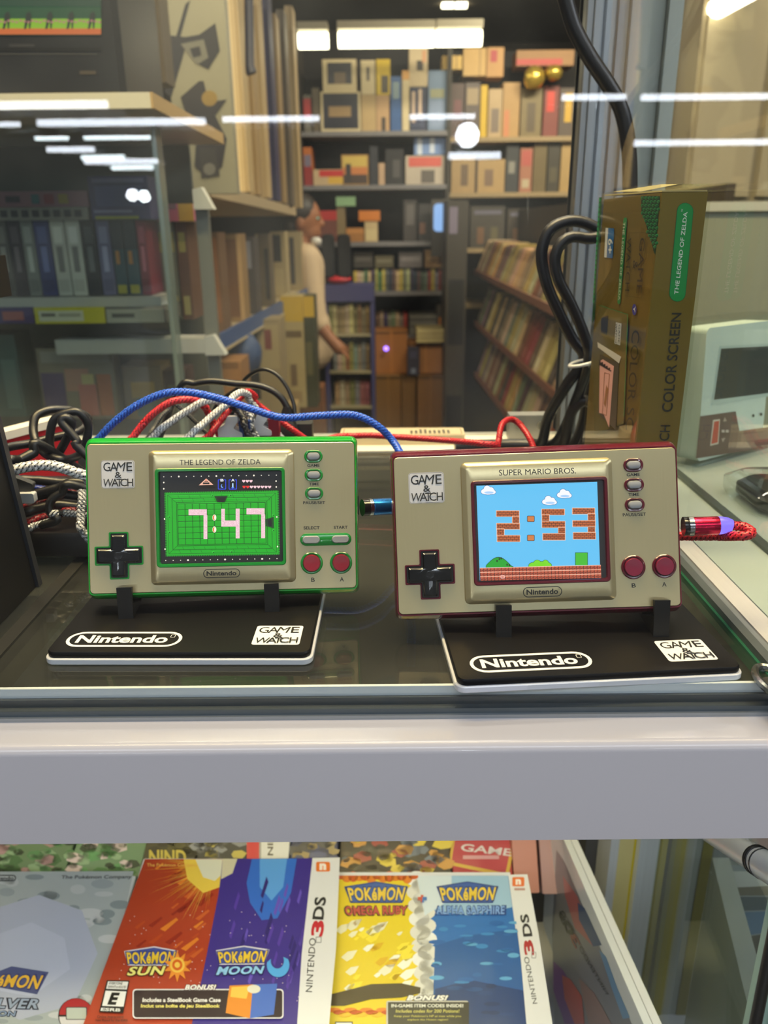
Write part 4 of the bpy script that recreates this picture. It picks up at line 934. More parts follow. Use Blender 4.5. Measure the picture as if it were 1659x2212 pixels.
# spine
P.poly([(1600, 152), (1740, 150), (1720, 620), (1676, 1100), (1515, 1100), (1545, 640), (1580, 330)], (226, 226, 228))
P.rrect(1618, 172, 1690, 222, 8, (232, 120, 44)); P.text('n', (1636, 180, 1670, 214), (250, 240, 230), .06)
P.text('NINTENDO', ((1564, 838), (1584, 562), (1618, 564), (1598, 840)), (34, 34, 36), .0); P.text('3', ((1590, 552), (1600, 470), (1665, 474), (1652, 556)), (196, 40, 52), .04); P.text('DS', ((1598, 466), (1612, 352), (1672, 352), (1656, 470)), (34, 34, 36), .03)
P.rframe(1616, 556, 1646, 588, 5, 4, (140, 140, 142))
YEL, DBL = (244, 206, 52), (40, 62, 140)
P.text('The Pokémon Company', (752, 180, 1010, 202), (240, 190, 90), .01)
P.otext('POKéMON', ((640, 636), (905, 628), (880, 694), (655, 702)), YEL, DBL, 0, .04, .1, -.1, 1.08) if False else None
def logo(q, s2, c2, e2, q2):
    P.otext('POKéMON', q, YEL, DBL, 0, .11, .045, 0, 1.12)
    P.otext(s2, q2, c2, e2, 0, .08, .035, .12, 1.05)
def otx(P, s, q, c, e, w, bold, shear=0, space=1.08):
    P.text(s, q, e, bold + w, shear, space); tl, tr, br, bl = [V(x) for x in q]
    k = .035; f = lambda u, v: tuple(tl * (1 - u) * (1 - v) + tr * u * (1 - v) + br * u * v + bl * (1 - u) * v)
    P.text(s, (f(k * .6, k * 2.2), f(1 - k * .6, k * 2.2), f(1 - k * .6, 1 - k * 2.2), f(k * .6, 1 - k * 2.2)), c, bold, shear, space)
P.poly([(636, 630), (790, 606), (912, 628), (884, 706), (655, 704)], (230, 226, 236)); P.poly([(642, 634), (790, 612), (904, 633), (880, 700), (660, 699)], (70, 84, 160))
otx(P, 'POKéMON', ((640, 631), (908, 626), (886, 700), (652, 703)), YEL, (36, 52, 124), .05, .03)
# sun sign
P.poly([(898 + (72 if k % 2 else 40) * cos(2 * pi * k / 20) + 10, 708 + (82 if k % 2 else 44) * sin(2 * pi * k / 20)) for k in range(20)], (240, 150, 50)); P.oval(908, 702, 38, 40, (246, 196, 80)); P.oval(908, 702, 26, 28, (226, 104, 30)); P.oval(908, 702, 14, 15, (250, 206, 90))
otx(P, 'SUN', ((656, 708), (856, 702), (846, 758), (644, 762)), (238, 230, 130), (70, 40, 24), .06, .035, .15)
P.poly([(1106, 628), (1250, 604), (1380, 624), (1352, 700), (1124, 702)], (230, 226, 236)); P.poly([(1112, 632), (1250, 610), (1372, 630), (1346, 695), (1130, 697)], (70, 84, 160))
otx(P, 'POKéMON', ((1108, 631), (1378, 624), (1354, 696), (1122, 700)), YEL, (36, 52, 124), .05, .03)
cres = [(1420 + 62 * cos(radians(a)), 702 + 66 * sin(radians(a))) for a in range(-60, 241, 20)]; inn = [(1408 + 44 * cos(radians(a)), 676 + 44 * sin(radians(a))) for a in range(240, -61, -20)]
cr2 = [(1424 + 58 * cos(radians(a)), 704 + 62 * sin(radians(a))) for a in range(-30, 200, 14)]; in2 = [(1420 + 34 * cos(radians(a)), 682 + 40 * sin(radians(a))) for a in range(-30, 200, 14)]
for k in range(len(cr2) - 1): P.poly([cr2[k], cr2[k + 1], in2[k + 1], in2[k]], (84, 170, 236), False)
P.z += P.eps
otx(P, 'MOON', ((1112, 708), (1362, 704), (1352, 752), (1100, 760)), (150, 206, 246), (30, 34, 80), .06, .04, .12)
# rating mark and bonus banner
P.poly([(548, 782), (664, 784), (632, 950), (508, 944)], (16, 16, 16)); P.poly([(554, 788), (658, 790), (650, 830), (545, 826)], (232, 232, 232)); P.poly([(542, 836), (648, 840), (634, 918), (524, 914)], (236, 236, 236))
P.text('EVERYONE', ((562, 791), (630, 793), (627, 806), (559, 804)), (30, 30, 30), .02); P.text('ENFANTS et ADULTES', ((556, 810), (648, 812), (645, 824), (553, 822)), (30, 30, 30), .02)
P.text('E', ((560, 845), (616, 847), (606, 910), (550, 908)), (12, 12, 12), .05, .2); P.text('ESRB', ((520, 924), (620, 928), (616, 944), (516, 940)), (236, 236, 236), .03)
P.rrect(680, 828, 1452, 980, 18, (232, 230, 236)); P.rrect(686, 834, 1446, 974, 15, (44, 26, 34))
otx(P, 'BONUS!', ((946, 804), (1112, 804), (1108, 836), (942, 836)), (244, 240, 236), (60, 24, 30), .05, .05, .2)
P.text('Includes a SteelBook Game Case', (730, 874, 1130, 896), (240, 236, 236), .03, .1); P.text('Inclut une boîte de jeu SteelBook', (722, 906, 1126, 930), (236, 222, 120), .03, .1)
P.poly([(1176, 812), (1296, 806), (1280, 980), (1156, 952)], (226, 140, 40)); P.poly([(1296, 806), (1420, 802), (1402, 960), (1280, 980)], (70, 110, 200)); P.poly([(1186, 820), (1280, 814), (1262, 880), (1180, 870)], (240, 196, 80)); P.oval(1300, 830, 34, 22, (226, 224, 206))
P.text('Online Interactions', (500, 964, 634, 980), (60, 20, 14), .01); P.text('Not Rated by the ESRB', (492, 984, 656, 1000), (60, 20, 14), .01)
P.build('cover_print', b1)
# --- ruby and sapphire
b2 = gamebox(MO_, .137, .125, .020, mat((224, 224, 226), .4), 'yellow and blue twin-game box, right of the red and violet one')
P = Print(front(MO_), crop(650, 1790, 1250, 2212, 1659), lift=6e-5, eps=3e-5, coat=.6, rough=.35)
P.poly([(218, 282), (700, 282), (780, 1240), (160, 1240)], (232, 206, 36)); P.poly([(690, 282), (1238, 282), (1370, 1240), (770, 1240), (790, 900), (760, 600)], (44, 112, 186))
rn = random.Random(21)
# cloudy white centre and sky, flames at the rims
for k in range(24):
    y = 300 + 40 * k; x = 700 + 5 * k * .6 + (24 if k % 2 else -10); P.oval(x, y, 66 - k * .4, 46, (226, 224, 214) if k % 3 else (240, 240, 236), 14, False)
P.z += P.eps
P.poly([(690, 282), (1236, 282), (1262, 470), (1000, 520), (760, 480)], (160, 196, 222)); P.poly([(690, 282), (900, 282), (900, 420), (740, 520)], (214, 226, 232))
for k in range(34):
    x = 240 + rn.random() * 400; y = 560 + rn.random() * 420; s = 16 + rn.random() * 40; P.poly([(x - s, y + s * .2), (x - s * .2, y - s * .5), (x + s, y - s * .7), (x + s * .4, y + s * .3), (x - s * .3, y + s * .7)], [(240, 236, 206), (248, 226, 60), (244, 244, 226), (224, 180, 20)][k % 4], False)
P.z += P.eps
for k in range(13): P.oval(240 + 36 * k, 288 + 10 * (k % 2), 30, 16 + 8 * (k % 3), [(206, 92, 30), (226, 130, 36)][k % 2], 12, False)
P.z += P.eps
P.rect(200, 262, 1250, 281, (224, 224, 226))
P.poly([(180, 990), (260, 970), (420, 930), (600, 925), (715, 950), (712, 985), (600, 1010), (420, 1020), (260, 1060), (172, 1060)], (70, 58, 30))
for k in range(18): P.oval(200 + 32 * k, 1085 + 14 * (k % 3), 40, 14, [(232, 130, 26), (206, 86, 20), (244, 190, 40)][k % 3], 12, False)
P.z += P.eps
P.poly([(800, 700), (1000, 640), (1290, 600), (1340, 1000), (1360, 1240), (790, 1240), (790, 1000)], (32, 92, 160)); P.poly([(800, 960), (1010, 905), (1336, 970), (1370, 1240), (800, 1240)], (24, 62, 120))
for k in range(40):
    x = 800 + rn.random() * 480; y = 560 + rn.random() * 560; P.oval(x, y, 26 + rn.random() * 30, 6 + rn.random() * 9, [(60, 136, 200), (36, 100, 172), (96, 168, 216)][k % 3] if y < 930 else [(20, 52, 104), (34, 80, 140), (26, 66, 126)][k % 3], 12, False)
P.z += P.eps
for (a, b) in ((258, 640), (808, 1180)):
    P.poly([(a, 348), ((a + b) / 2, 318), (b, 348), (b - 34, 446), (a + 38, 446)], (40, 62, 130)); P.poly([(a + 8, 353), ((a + b) / 2, 325), (b - 8, 353), (b - 40, 440), (a + 42, 440)], (64, 96, 166))
    otx(P, 'POKéMON', ((a + 8, 348), (b - 4, 344), (b - 28, 438), (a + 34, 442)), (240, 206, 70), (40, 58, 116), .05, .03)
otx(P, 'OMEGA RUBY', ((252, 462), (644, 460), (640, 522), (262, 526)), (196, 84, 72), (70, 40, 36), .06, .035); otx(P, 'ALPHA SAPPHIRE', ((796, 462), (1228, 460), (1224, 520), (800, 520)), (130, 170, 226), (30, 62, 130), .06, .03)
P.rect(716, 400, 732, 444, (206, 96, 70)); P.rect(698, 412, 726, 432, (206, 96, 70)); P.rect(726, 412, 752, 432, (70, 120, 190)); P.rect(724, 430, 734, 446, (70, 120, 190))
P.poly([(1236, 280), (1352, 277), (1420, 640), (1512, 1240), (1352, 1240), (1300, 640)], (228, 228, 228))
P.rrect(1262, 294, 1334, 350, 8, (232, 120, 60)); P.text('n', (1282, 306, 1314, 340), (250, 240, 230), .06); P.rect(1274, 360, 1338, 374, (190, 150, 140))
P.text('NINTENDO', ((1384, 1052), (1330, 774), (1360, 770), (1412, 1050)), (36, 36, 38), .0); P.text('3', ((1336, 764), (1326, 672), (1382, 668), (1396, 760)), (176, 50, 52), .04); P.text('DS', ((1328, 652), (1306, 520), (1356, 514), (1384, 648)), (36, 36, 38), .03); P.rframe(1376, 742, 1404, 780, 5, 4, (150, 150, 150))
P.rrect(510, 1034, 1000, 1180, 12, (200, 196, 186)); P.rect(520, 1042, 1003, 1240, (38, 40, 36))
otx(P, 'BONUS!', ((630, 998), (886, 998), (880, 1036), (624, 1036)), (244, 242, 236), (24, 24, 24), .05, .06, .2)
P.text('IN-GAME ITEM CODES INSIDE!', (540, 1054, 970, 1074), (236, 236, 226), .03); P.text('Includes codes for 200 Potions!', (566, 1086, 946, 1106), (214, 206, 110), .015, .1); P.text("Keep your Pokémon's HP at max while you", (556, 1120, 956, 1136), (206, 198, 100), .01, .1); P.text('explore the Hoenn region!', (636, 1142, 878, 1156), (206, 198, 100), .01, .1)
P.rect(205, 1160, 310, 1240, (16, 16, 16)); P.rect(210, 1166, 305, 1240, (230, 230, 230))
P.build('cover_print', b2)
# --- silver box, partly outside the frame
MV = MS @ T(-.1395, .004, -.0115)
b3 = gamebox(MV, .137, .125, .026, mat((196, 200, 204), .4), 'silver grey game box cut by the left frame edge')
P = Print(front(MV), crop(0, 1790, 700, 2212, 1659), lift=6e-5, eps=3e-5, coat=.6, rough=.35)
P.poly([(-500, 222), (684, 218), (640, 420), (460, 1100), (-700, 1100)], SILV)
rn = random.Random(31)
for k in range(70):
    x = -60 + rn.random() * 680; y = 240 + rn.random() * 760
    if x > 664 - (y - 220) * .26: continue
    P.oval(x, y, 30 + rn.random() * 50, 10 + rn.random() * 16, [(184, 190, 194), (150, 160, 166), (196, 200, 204), (132, 144, 150)][k % 4], 14, False)
P.z += P.eps
for k in range(14): P.poly([(-40 + 50 * k, 720 - 8 * (k % 3)), (0 + 50 * k, 560 + 60 * (k % 3)), (50 + 50 * k, 720)], (120, 130, 134), False) if k < 7 else None
P.z += P.eps
P.poly([(-60, 420), (200, 340), (420, 420), (500, 640), (380, 900), (100, 980), (-60, 900)], (176, 182, 204)); P.poly([(-60, 560), (160, 480), (330, 560), (360, 720), (160, 860), (-60, 820)], (186, 192, 214))
P.rframe(-90, 238, 82, 270, 15, 5, (40, 44, 46)); P.text('Nintendo', (-60, 245, 70, 264), (40, 44, 46), .02)
P.text('The Pokémon Company', ((316, 240), (676, 238), (672, 262), (312, 264)), (64, 70, 76), .015)
P.poly([(-80, 760), (60, 706), (250, 736), (190, 850), (-80, 800)], (76, 84, 130)); otx(P, 'POKéMON', ((-170, 742), (236, 746), (196, 832), (-190, 800)), (236, 186, 60), (44, 50, 110), .05, .03)
otx(P, 'SOULSILVER', ((-330, 860), (232, 870), (200, 930), (-340, 920)), (150, 164, 190), (40, 44, 60), .07, .03); otx(P, 'VERSION', ((-160, 930), (90, 934), (80, 966), (-165, 960)), (130, 150, 186), (40, 44, 60), .06, .03)
P.oval(390, 960, 92, 90, (40, 30, 34)); P.poly([(390 + 86 * cos(radians(a)), 956 + 84 * sin(radians(a))) for a in range(180, 361, 12)], (176, 36, 46)); P.poly([(390 + 86 * cos(radians(a)), 966 + 84 * sin(radians(a))) for a in range(0, 181, 12)], (216, 212, 216)); P.rrect(338, 916, 446, 982, 6, (60, 56, 60)); P.rrect(342, 920, 442, 978, 5, (188, 196, 188))
P.build('cover_print', b3)

# --- second row behind
def backbox(u0, u1, v, y, lab, base, deco, d=.014, h=.07, tilt=-72, yaw=0):
    a, b = aty(u0, v, y), aty(u1, v, y); w = (b - a).length
    M = T((a.x + b.x) / 2, a.y, a.z) @ RZ(yaw) @ RX(tilt) @ T(0, 0, h)
    r = gamebox(M, w, h, d, mat(base, .45), lab, 'game boxes in the second row of the lower compartment')
    P = Print(front(M), lift=6e-5, eps=4e-5, coat=.5); deco(P); P.build('cover_print', r)
    return r
def blobs(cols, x0, x1, y0, y1, n, seed, s=14):
    def f(P):
        rn = random.Random(seed)
        for k in range(n):
            x, y, q = rn.uniform(x0, x1), rn.uniform(y0, y1), s * (.5 + rn.random()); a = rn.random() * 3
            P.poly([(x + q * cos(a + t) * (1 + .4 * rn.random()), y + q * .7 * sin(a + t)) for t in (0, .9, 1.8, 2.9, 3.8, 5.1)], cols[k % len(cols)], False)
        P.z += P.eps
    return f
backbox(-40, 136, 1897, .470, 'green illustrated game box behind the silver one, at the left edge', (84, 112, 86), blobs([(56, 96, 62), (120, 150, 122), (30, 50, 40), (150, 120, 130), (70, 120, 80)], -20, 130, 1815, 1890, 40, 1))
backbox(142, 300, 1895, .470, 'green illustrated game box, second from the left in the back row', (96, 128, 100), blobs([(60, 110, 66), (130, 160, 130), (34, 56, 44), (196, 180, 186), (84, 140, 92)], 148, 292, 1815, 1888, 34, 2))
backbox(304, 418, 1870, .474, 'dark olive game box with gold lettering in the back row', (52, 50, 34), lambda P: (blobs([(80, 76, 44), (38, 36, 28)], 310, 412, 1815, 1866, 14, 3)(P), P.text('NIND', (322, 1836, 402, 1868), (186, 168, 70), .03)))
backbox(422, 530, 1868, .474, 'black and grey illustrated game box in the back row', (44, 46, 52), blobs([(120, 124, 136), (30, 30, 36), (176, 160, 70), (70, 72, 84)], 428, 524, 1815, 1862, 18, 4, 11))
backbox(533, 622, 1866, .474, 'red and white spined game box in the back row', (214, 214, 214), lambda P: (P.rect(533, 1780, 560, 1868, (196, 30, 50)), P.text('NIN', ((578, 1848), (578, 1800), (590, 1800), (590, 1848)), (60, 50, 50), .02), P.rect(560, 1780, 564, 1868, (150, 150, 150))))
backbox(625, 728, 1868, .474, 'navy illustrated game box right of the red and white spined one', (34, 42, 84), blobs([(50, 62, 120), (150, 130, 90), (24, 28, 56)], 632, 722, 1815, 1860, 14, 5, 12))
backbox(732, 976, 1905, .468, 'dark game box with yellow and red shapes, behind the yellow and blue one', (50, 40, 36), blobs([(214, 190, 60), (36, 30, 28), (150, 50, 50), (84, 96, 120), (196, 140, 60), (60, 44, 40)], 740, 970, 1815, 1895, 50, 6))
def redcard(P):
    P.poly([(984, 1770), (1122, 1770), (1098, 1895), (968, 1868)], (206, 166, 60)); P.poly([(990, 1770), (1116, 1770), (1092, 1886), (975, 1862)], (178, 44, 66))
    P.text('GAME', ((998, 1822), (1108, 1834), (1104, 1850), (994, 1838)), (214, 206, 212), .02); P.rect(1000, 1848, 1078, 1856, (206, 150, 160))
backbox(980, 1110, 1905, .468, 'crimson card with a gold edge in the back row', (178, 44, 60), redcard, .012)
backbox(1112, 1166, 1930, .466, 'salmon pink box standing at the right end of the back row', (206, 140, 116), lambda P: None, .02, .09, -40)
backbox(1172, 1216, 1932, .47, 'pale pink box beside the salmon one', (190, 150, 142), lambda P: None, .02, .09, -40)
# --- white-edged box on its side with mirrored lettering
E0, E1 = aty(1222, 1790, .478), aty(1410, 2212, .318)
ee = (E1 - E0); eh = V((ee.x, ee.y, 0)).normalized(); E0 = E0 - ee * .15; E1 = E1 + ee * .12
nn_ = V((eh.y, -eh.x, 0)) * -1 if V((eh.y, -eh.x, 0)).x < 0 else V((eh.y, -eh.x, 0))
nn_ = V((abs(eh.y), eh.x if eh.y < 0 else -eh.x, 0)); tk = .0098
bx = root('game_box', 'white-edged game box standing on its long side with mirrored lettering', 'game box', T(E0.x, E0.y, ZB))
ed = (E1 - E0).normalized(); dn = V((0, 0, -1)); dn = (dn - ed * dn.dot(ed)).normalized(); side = ed.cross(dn); side = side if side.x < 0 else -side
g = G(); L_ = (E1 - E0).length; Hh = .115
c8 = lambda s, d_, t: E0 + ed * s + dn * d_ - side * t
for (t0, t1, col) in ((-tk * .52, -.0002, mat((220, 224, 226), .25, coat=.5)), (.0002, tk * .52, mat((226, 228, 230), .25, coat=.5))):
    g.add([c8(s, d_, t) for t in (t0, t1) for d_ in (0, Hh) for s in (0, L_)], [(0, 2, 3, 1), (4, 5, 7, 6), (0, 1, 5, 4), (2, 6, 7, 3), (0, 4, 6, 2), (1, 3, 7, 5)], col)
g.build('carton', bx, 'white case')
o_ = c8(0, 0, -tk * .52); xx, yy_, zz = ed, -dn, side
MP = Matrix(((xx.x, yy_.x, zz.x, o_.x), (xx.y, yy_.y, zz.y, o_.y), (xx.z, yy_.z, zz.z, o_.z), (0, 0, 0, 1)))
P = Print(MP, crop(1150, 1790, 1659, 2212, 1659), lift=8e-5, eps=5e-5, coat=.6, rough=.3)
P.poly([(170, 150), (230, 240), (700, 1375), (700, 1500), (160, 1500), (150, 1150), (140, 700)], (128, 128, 136))
P.poly([(215, 330), (320, 480), (430, 830), (300, 700), (230, 470)], (176, 96, 100)); P.poly([(320, 520), (370, 560), (490, 820), (430, 830), (330, 640)], (44, 74, 124)); P.poly([(470, 850), (520, 900), (600, 1120), (690, 1330), (640, 1340), (560, 1120)], (110, 150, 190))
P.poly([(150, 930), (220, 1000), (290, 1120), (340, 1375), (230, 1375), (150, 1140)], (116, 46, 140)); P.poly([(210, 1030), (270, 1060), (350, 1180), (370, 1375), (300, 1375), (230, 1200)], (196, 84, 70)); P.poly([(330, 1050), (440, 1160), (560, 1375), (400, 1375)], (150, 120, 116))
P.text('DS', ((300, 740), (190, 560), (205, 655), (262, 745)), (40, 40, 44), .02); P.text('3', ((330, 860), (262, 740), (290, 835), (340, 880)), (150, 60, 60), .02) if False else None
P.text('DS', ((300, 720), (215, 565), (185, 600), (250, 740)), (44, 44, 48), .02); P.text('3', ((345, 815), (302, 730), (262, 752), (310, 850)), (150, 66, 66), .02)
P.text('NINTENDO', ((545, 1165), (345, 815), (335, 850), (520, 1165)), (50, 50, 54), .0)
P.build('cover_print', bx)
# --- yellow magazines standing at the right
ZL = .7006
mgz = 'yellow magazines standing in the lower compartment'
def magazine(u0, u1, v, y, d, lab, cols, z1=1.135):
    a, b = aty(u0, v, y), aty(u1, v, y); r = root('magazine', lab, 'magazine', T((a.x + b.x) / 2, y, ZL), mgz)
    n = len(cols); w = (b.x - a.x)
    for k, (f0, f1, c, nm) in enumerate(cols):
        g = G(); g.box(a.x + w * f0, y + (.0006 if nm == 'pages' else 0), ZL, a.x + w * f1, y + d, z1 - (.002 if nm == 'pages' else 0), mat(c, .45, noise=.06 if nm != 'pages' else .14, scale=60 if nm != 'pages' else 900, stretch=(1, 1, 1) if nm != 'pages' else (1, 1, .01))); g.build(nm, r)
YM = (214, 190, 16)
magazine(1312, 1372, 1900, .47, .09, 'yellow magazine with a cream front edge, left of the white pages', [(0, .30, (206, 206, 206), 'pages'), (.30, .80, (222, 206, 140), 'cover'), (.80, 1, YM, 'back_cover')])
magazine(1374, 1432, 1900, .462, .09, 'yellow magazine showing a thick white page block', [(0, .72, (196, 200, 200), 'pages'), (.72, 1, (196, 172, 20), 'cover')])
magazine(1440, 1530, 1900, .50, .08, 'yellow and grey magazine seen dimly through the lower side glass', [(0, .35, (150, 140, 40), 'cover'), (.35, .75, (150, 154, 150), 'pages'), (.75, 1, (140, 130, 50), 'back_cover')])
p0, p1 = aty(1265, 1830, .50), aty(1312, 1830, .50)
G().box(p0.x, .5, ZL, p1.x, .58, 1.06, mat((84, 84, 84), .5)).build('folder', None, 'dark grey folder left of the yellow magazines', 'folder')
G().box(-.20, .30, .8685, .16, .44, .8705, mat((160, 160, 156), .5)).build('shelf_liner', None, 'grey liner under the game boxes', 'liner') if False else None
# --- pieces at the lower right, beyond the side glass
q0, q1 = aty(1545, 1800, .34), aty(1690, 1893, .28); ax = (q1 - q0).normalized()
r = root('metal_pen', 'shiny metal rod with banded rings at the right under the beam', 'rod', T(q0.x, q0.y, ZG))
CH = mat((206, 208, 212), .3, .55); g = G(); g.cyl(q0 - ax * .04, q0 + ax * .048, .0066, CH, 24); g.build('barrel', r)
g = G(); g.cyl(q0 + ax * .0485, q0 + ax * .12, .0070, CH, 24); g.build('cap', r)
g = G()
for d in (.044, .046, .050): g.cyl(q0 + ax * d, q0 + ax * (d + .0008), .0073, mat((60, 62, 66), .2, .9), 24)
g.build('band', r)
MB_ = aty(1545, 1880, .43); MC = aty(1625, 2212, .33)
r = root('picture_box', 'white-sided box with a blue snowy picture at lower right', 'box', T(MB_.x, MB_.y, ZB))
ed = (MC - MB_); eh = V((ed.x, ed.y, 0)).normalized(); 
g = G(); lp = lambda p, w0, w1: [p + V((w0, 0, 0)), p + V((w1, 0, 0)), V((p.x + w1, p.y, .7006)), V((p.x + w0, p.y, .7006))]
S0, S1 = MB_ - ed * .1, MC + ed * .1
g.loft([lp(S0, 0, .012), lp(S1, 0, .014)], mat((186, 190, 190), .25, coat=.5, noise=.05)); g.build('side_panel', r)
g = G(); g.loft([lp(S0 + V((0, 0, -.004)), .0122, .07), lp(S0 + V((0, -.003, -.004)), .0122, .07)], mat((150, 158, 160), .4)); g.build('picture_panel', r)
Mq = T(0, S0.y - .0031, 0) @ front(Matrix()); P = Print(Mq, crop(1150, 1790, 1659, 2212, 1659), lift=8e-5)
P.poly([(1250, 300), (1700, 300), (1700, 420), (1290, 420)], (206, 206, 196)); P.poly([(1300, 420), (1700, 400), (1700, 470), (1330, 470)], (110, 104, 84)); P.poly([(1330, 480), (1700, 480), (1700, 570), (1380, 580)], (66, 84, 90)); P.poly([(1370, 590), (1700, 580), (1700, 720), (1450, 760)], (84, 120, 150)); P.poly([(1440, 770), (1700, 730), (1700, 900), (1500, 900)], (70, 66, 50))
P.build('picture_print', r)
q = aty(1640, 1935, .31)
r = root('slotted_case', 'mint plastic case with dark slots at the right edge below', 'case', T(q.x, q.y, ZB))
g = G(); a, b = aty(1640, 2180, .31), aty(1655, 1930, .31); g.box(b.x - .001, .30, .7006, b.x + .06, .306, b.z, mat((176, 206, 194), .35)); g.build('casing', r)
g = G()
for k in range(6): zc = b.z - .008 - .0065 * k; g.box(b.x - .0012, .2996, zc - .0006, b.x + .03, .2999, zc, mat((30, 40, 38), .5), T(b.x, 0, zc) @ RY(28) @ T(-b.x, 0, -zc))
g.build('slot', r) if False else None
for k in range(5):
    zc = b.z - .008 - .0075 * k; g = G(); g.box(b.x + .0005, .2990, zc - .0007, b.x + .02, .2998, zc, mat((30, 40, 38), .5), T(b.x, 0, zc) @ RY(30) @ T(-b.x, 0, -zc)); g.build('slot', r)
q0, q1 = aty(1672, 2010, .285), aty(1628, 2230, .27)
g = G(); g.cyl(q0 + (q0 - q1) * .1, q1 - (q0 - q1) * .2, .0028, mat((20, 20, 22), .3), 14); g.build('rod', None, 'thin black rod at the bottom right corner', 'rod')
# ================================================================== lamps
def lamp(label, x0, x1, y, z, h, d, strength, col, name='ceiling_light', group=None, rz=0):
    r = root(name, label, 'lamp', T((x0 + x1) / 2, y, z), group)
    M = T((x0 + x1) / 2, y, z) @ RZ(rz); w = (x1 - x0) / 2
    g = G(M); g.loft([[V((x, a, b)) for a, b in rrect(d, h, min(d, h) * .45, 4)] for x in (-w, w)], mat(col, .4, emit=strength)); g.build('tube', r)
    g = G(M); g.box(-w * 1.01, -d * .8, h * .55, w * 1.01, d * .8, h * .55 + .03, mat((150, 140, 116), .5)); g.build('housing', r)
    return r
WARM, COOL = (255, 240, 206), (236, 244, 255)
sl = 'warm tube lamps over the back shelves'
for (u0, u1, v, lab) in ((645, 709, 89, 'short warm tube lamp at the left end over the back shelves'), (731, 938, 87, 'warm tube lamp over the middle of the back shelves'), (942, 1040, 84, 'warm tube lamp at the right end over the back shelves')):
    a, b = aty(u0, v, 4.0), aty(u1, v, 4.0); lamp(lab, a.x, b.x, 4.0, a.z, .062, .07, 5, WARM, group=sl)
for (u, lab) in ((967, 'left one of two small warm lamps at the top edge'), (996, 'right one of two small warm lamps at the top edge')):
    a = aty(u, 4, 5.0); lamp(lab, a.x - .032, a.x + .032, 5.0, a.z, .06, .07, 5, WARM, group='pair of small warm lamps')
a, b = aty(1500, 48, 2.6), aty(1600, -14, 1.9)
r = root('ceiling_light', 'warm tube lamp slanting across the top right corner', 'lamp', T(a.x, a.y, a.z))
g = G(); g.cyl(a, b + (b - a) * .4, .024, mat(WARM, .4, emit=6), 12); g.build('tube', r)
g = G(); o = V((.05, 0, .05)); g.cyl(a + o, b + (b - a) * .4 + o, .03, mat((190, 176, 130), .5), 8); g.build('housing', r)
# hall tubes behind the photographer, reflected in the panes
hl = 'cool tube lamps in the hall, reflected in the panes'
YG = .2411
for k, (u0, u1, v, hpx) in enumerate(((-60, 235, 227, 22), (76, 446, 264, 20), (480, 690, 257, 17), (100, 205, 323, 16), (180, 342, 349, 15), (1215, 1350, 210, 17), (1390, 1720, 209, 18), (885, 1025, 252, 15), (970, 1080, 336, 20), (1375, 1660, 308, 17), (-40, 44, 269, 14))):
    a, b = atz((u0), v, 2.75), atz(u1, v, 2.75); y = (a.y + b.y) / 2; h = hpx / FPX * y * .62
    lamp('cool tube lamp reflected ' + ('at the left edge, upper', 'as the longest bar at the left', 'as a bar left of the back shelves', 'as a short bar at the left', 'as a bar above the left case', 'across the hanging cord', 'right of the hanging cord', 'beside the upper back shelves', 'below the round glow', 'in the lower right bar', 'at the left edge, lower')[k], a.x, b.x, 2 * YG - y, 2.75, h, h, 21, COOL, group=hl)
for (u, v, rp, lab) in ((1010, 292, 22, 'large round lamp reflected beside the back shelves'), (286, 421, 11, 'small round lamp reflected over the violet case')):
    c = atz(u, v, 2.75); g = G(); rr = rp / FPX * c.y; g.ball((c.x, 2 * YG - c.y, 2.75), rr, mat(COOL, .4, emit=60), 20, 12); g.build('globe_lamp', None, lab, 'lamp', 'round lamps in the hall')

# ================================================================== background shelving
def item(name, label, cat, u0, v0, u1, v1, y, depth, col, deco=(), group=None, z0=None, kindrough=.55, rz=0):
    um, vm = (u0 + u1) / 2, (v0 + v1) / 2
    x0, x1 = aty(u0, vm, y).x, aty(u1, vm, y).x; zt, zb = aty(um, v0, y).z, aty(um, v1, y).z
    if z0 is not None: zb = z0
    w, h = x1 - x0, zt - zb; M = T((x0 + x1) / 2, y, zb) @ RZ(rz)
    g = G(M); g.box(-w / 2, 0, 0, w / 2, depth, h, mat(col, kindrough, noise=.10, scale=18))
    for k, (a, b, c, d, cc) in enumerate(deco):
        e = .0006 + .0004 * k
        g.add([V((-w / 2 + w * a, -e, h * (1 - d))), V((-w / 2 + w * c, -e, h * (1 - d))), V((-w / 2 + w * c, -e, h * (1 - b))), V((-w / 2 + w * a, -e, h * (1 - b)))], [(0, 1, 2, 3)], mat(cc, .5))
    return g.build(name, None, label, cat, group, smooth=False)
TAN, CRM, BRN = (184, 156, 110), (206, 188, 150), (128, 96, 58)
SHELF = mat((120, 116, 118), .45, noise=.1, scale=12)
YF = 4.30
bs = root('shelving_unit', 'tall dark shelving unit against the back, left bay', 'shelf', T(aty(812, 500, YF).x, YF, 0))
xa, xb = aty(655, 400, YF).x, aty(964, 400, YF).x
ZS = [aty(800, v, YF).z for v in (288, 404, 527, 634)]
G().box(xa, YF + .32, .05, xb, YF + .35, 2.3, mat((40, 37, 36), .8, noise=.2, scale=6)).build('back_panel', bs)
for z in ZS: G().box(xa, YF, z - .012, xb, YF + .32, z + .010, SHELF).build('shelf_board', bs)
for x in (xa - .012, xb): G().box(x, YF, 0.0, x + .012, YF + .35, 2.25, mat((80, 74, 66), .6)).build('upright', bs)
bs2 = root('shelving_unit', 'dark shelving unit at the back, right bay behind the coiled cords', 'shelf', T(aty(1110, 500, YF).x, YF, 0))
xc, xd = aty(972, 400, YF).x, aty(1290, 400, YF).x
ZR = [aty(1100, v, YF).z for v in (300, 420, 540, 660)]
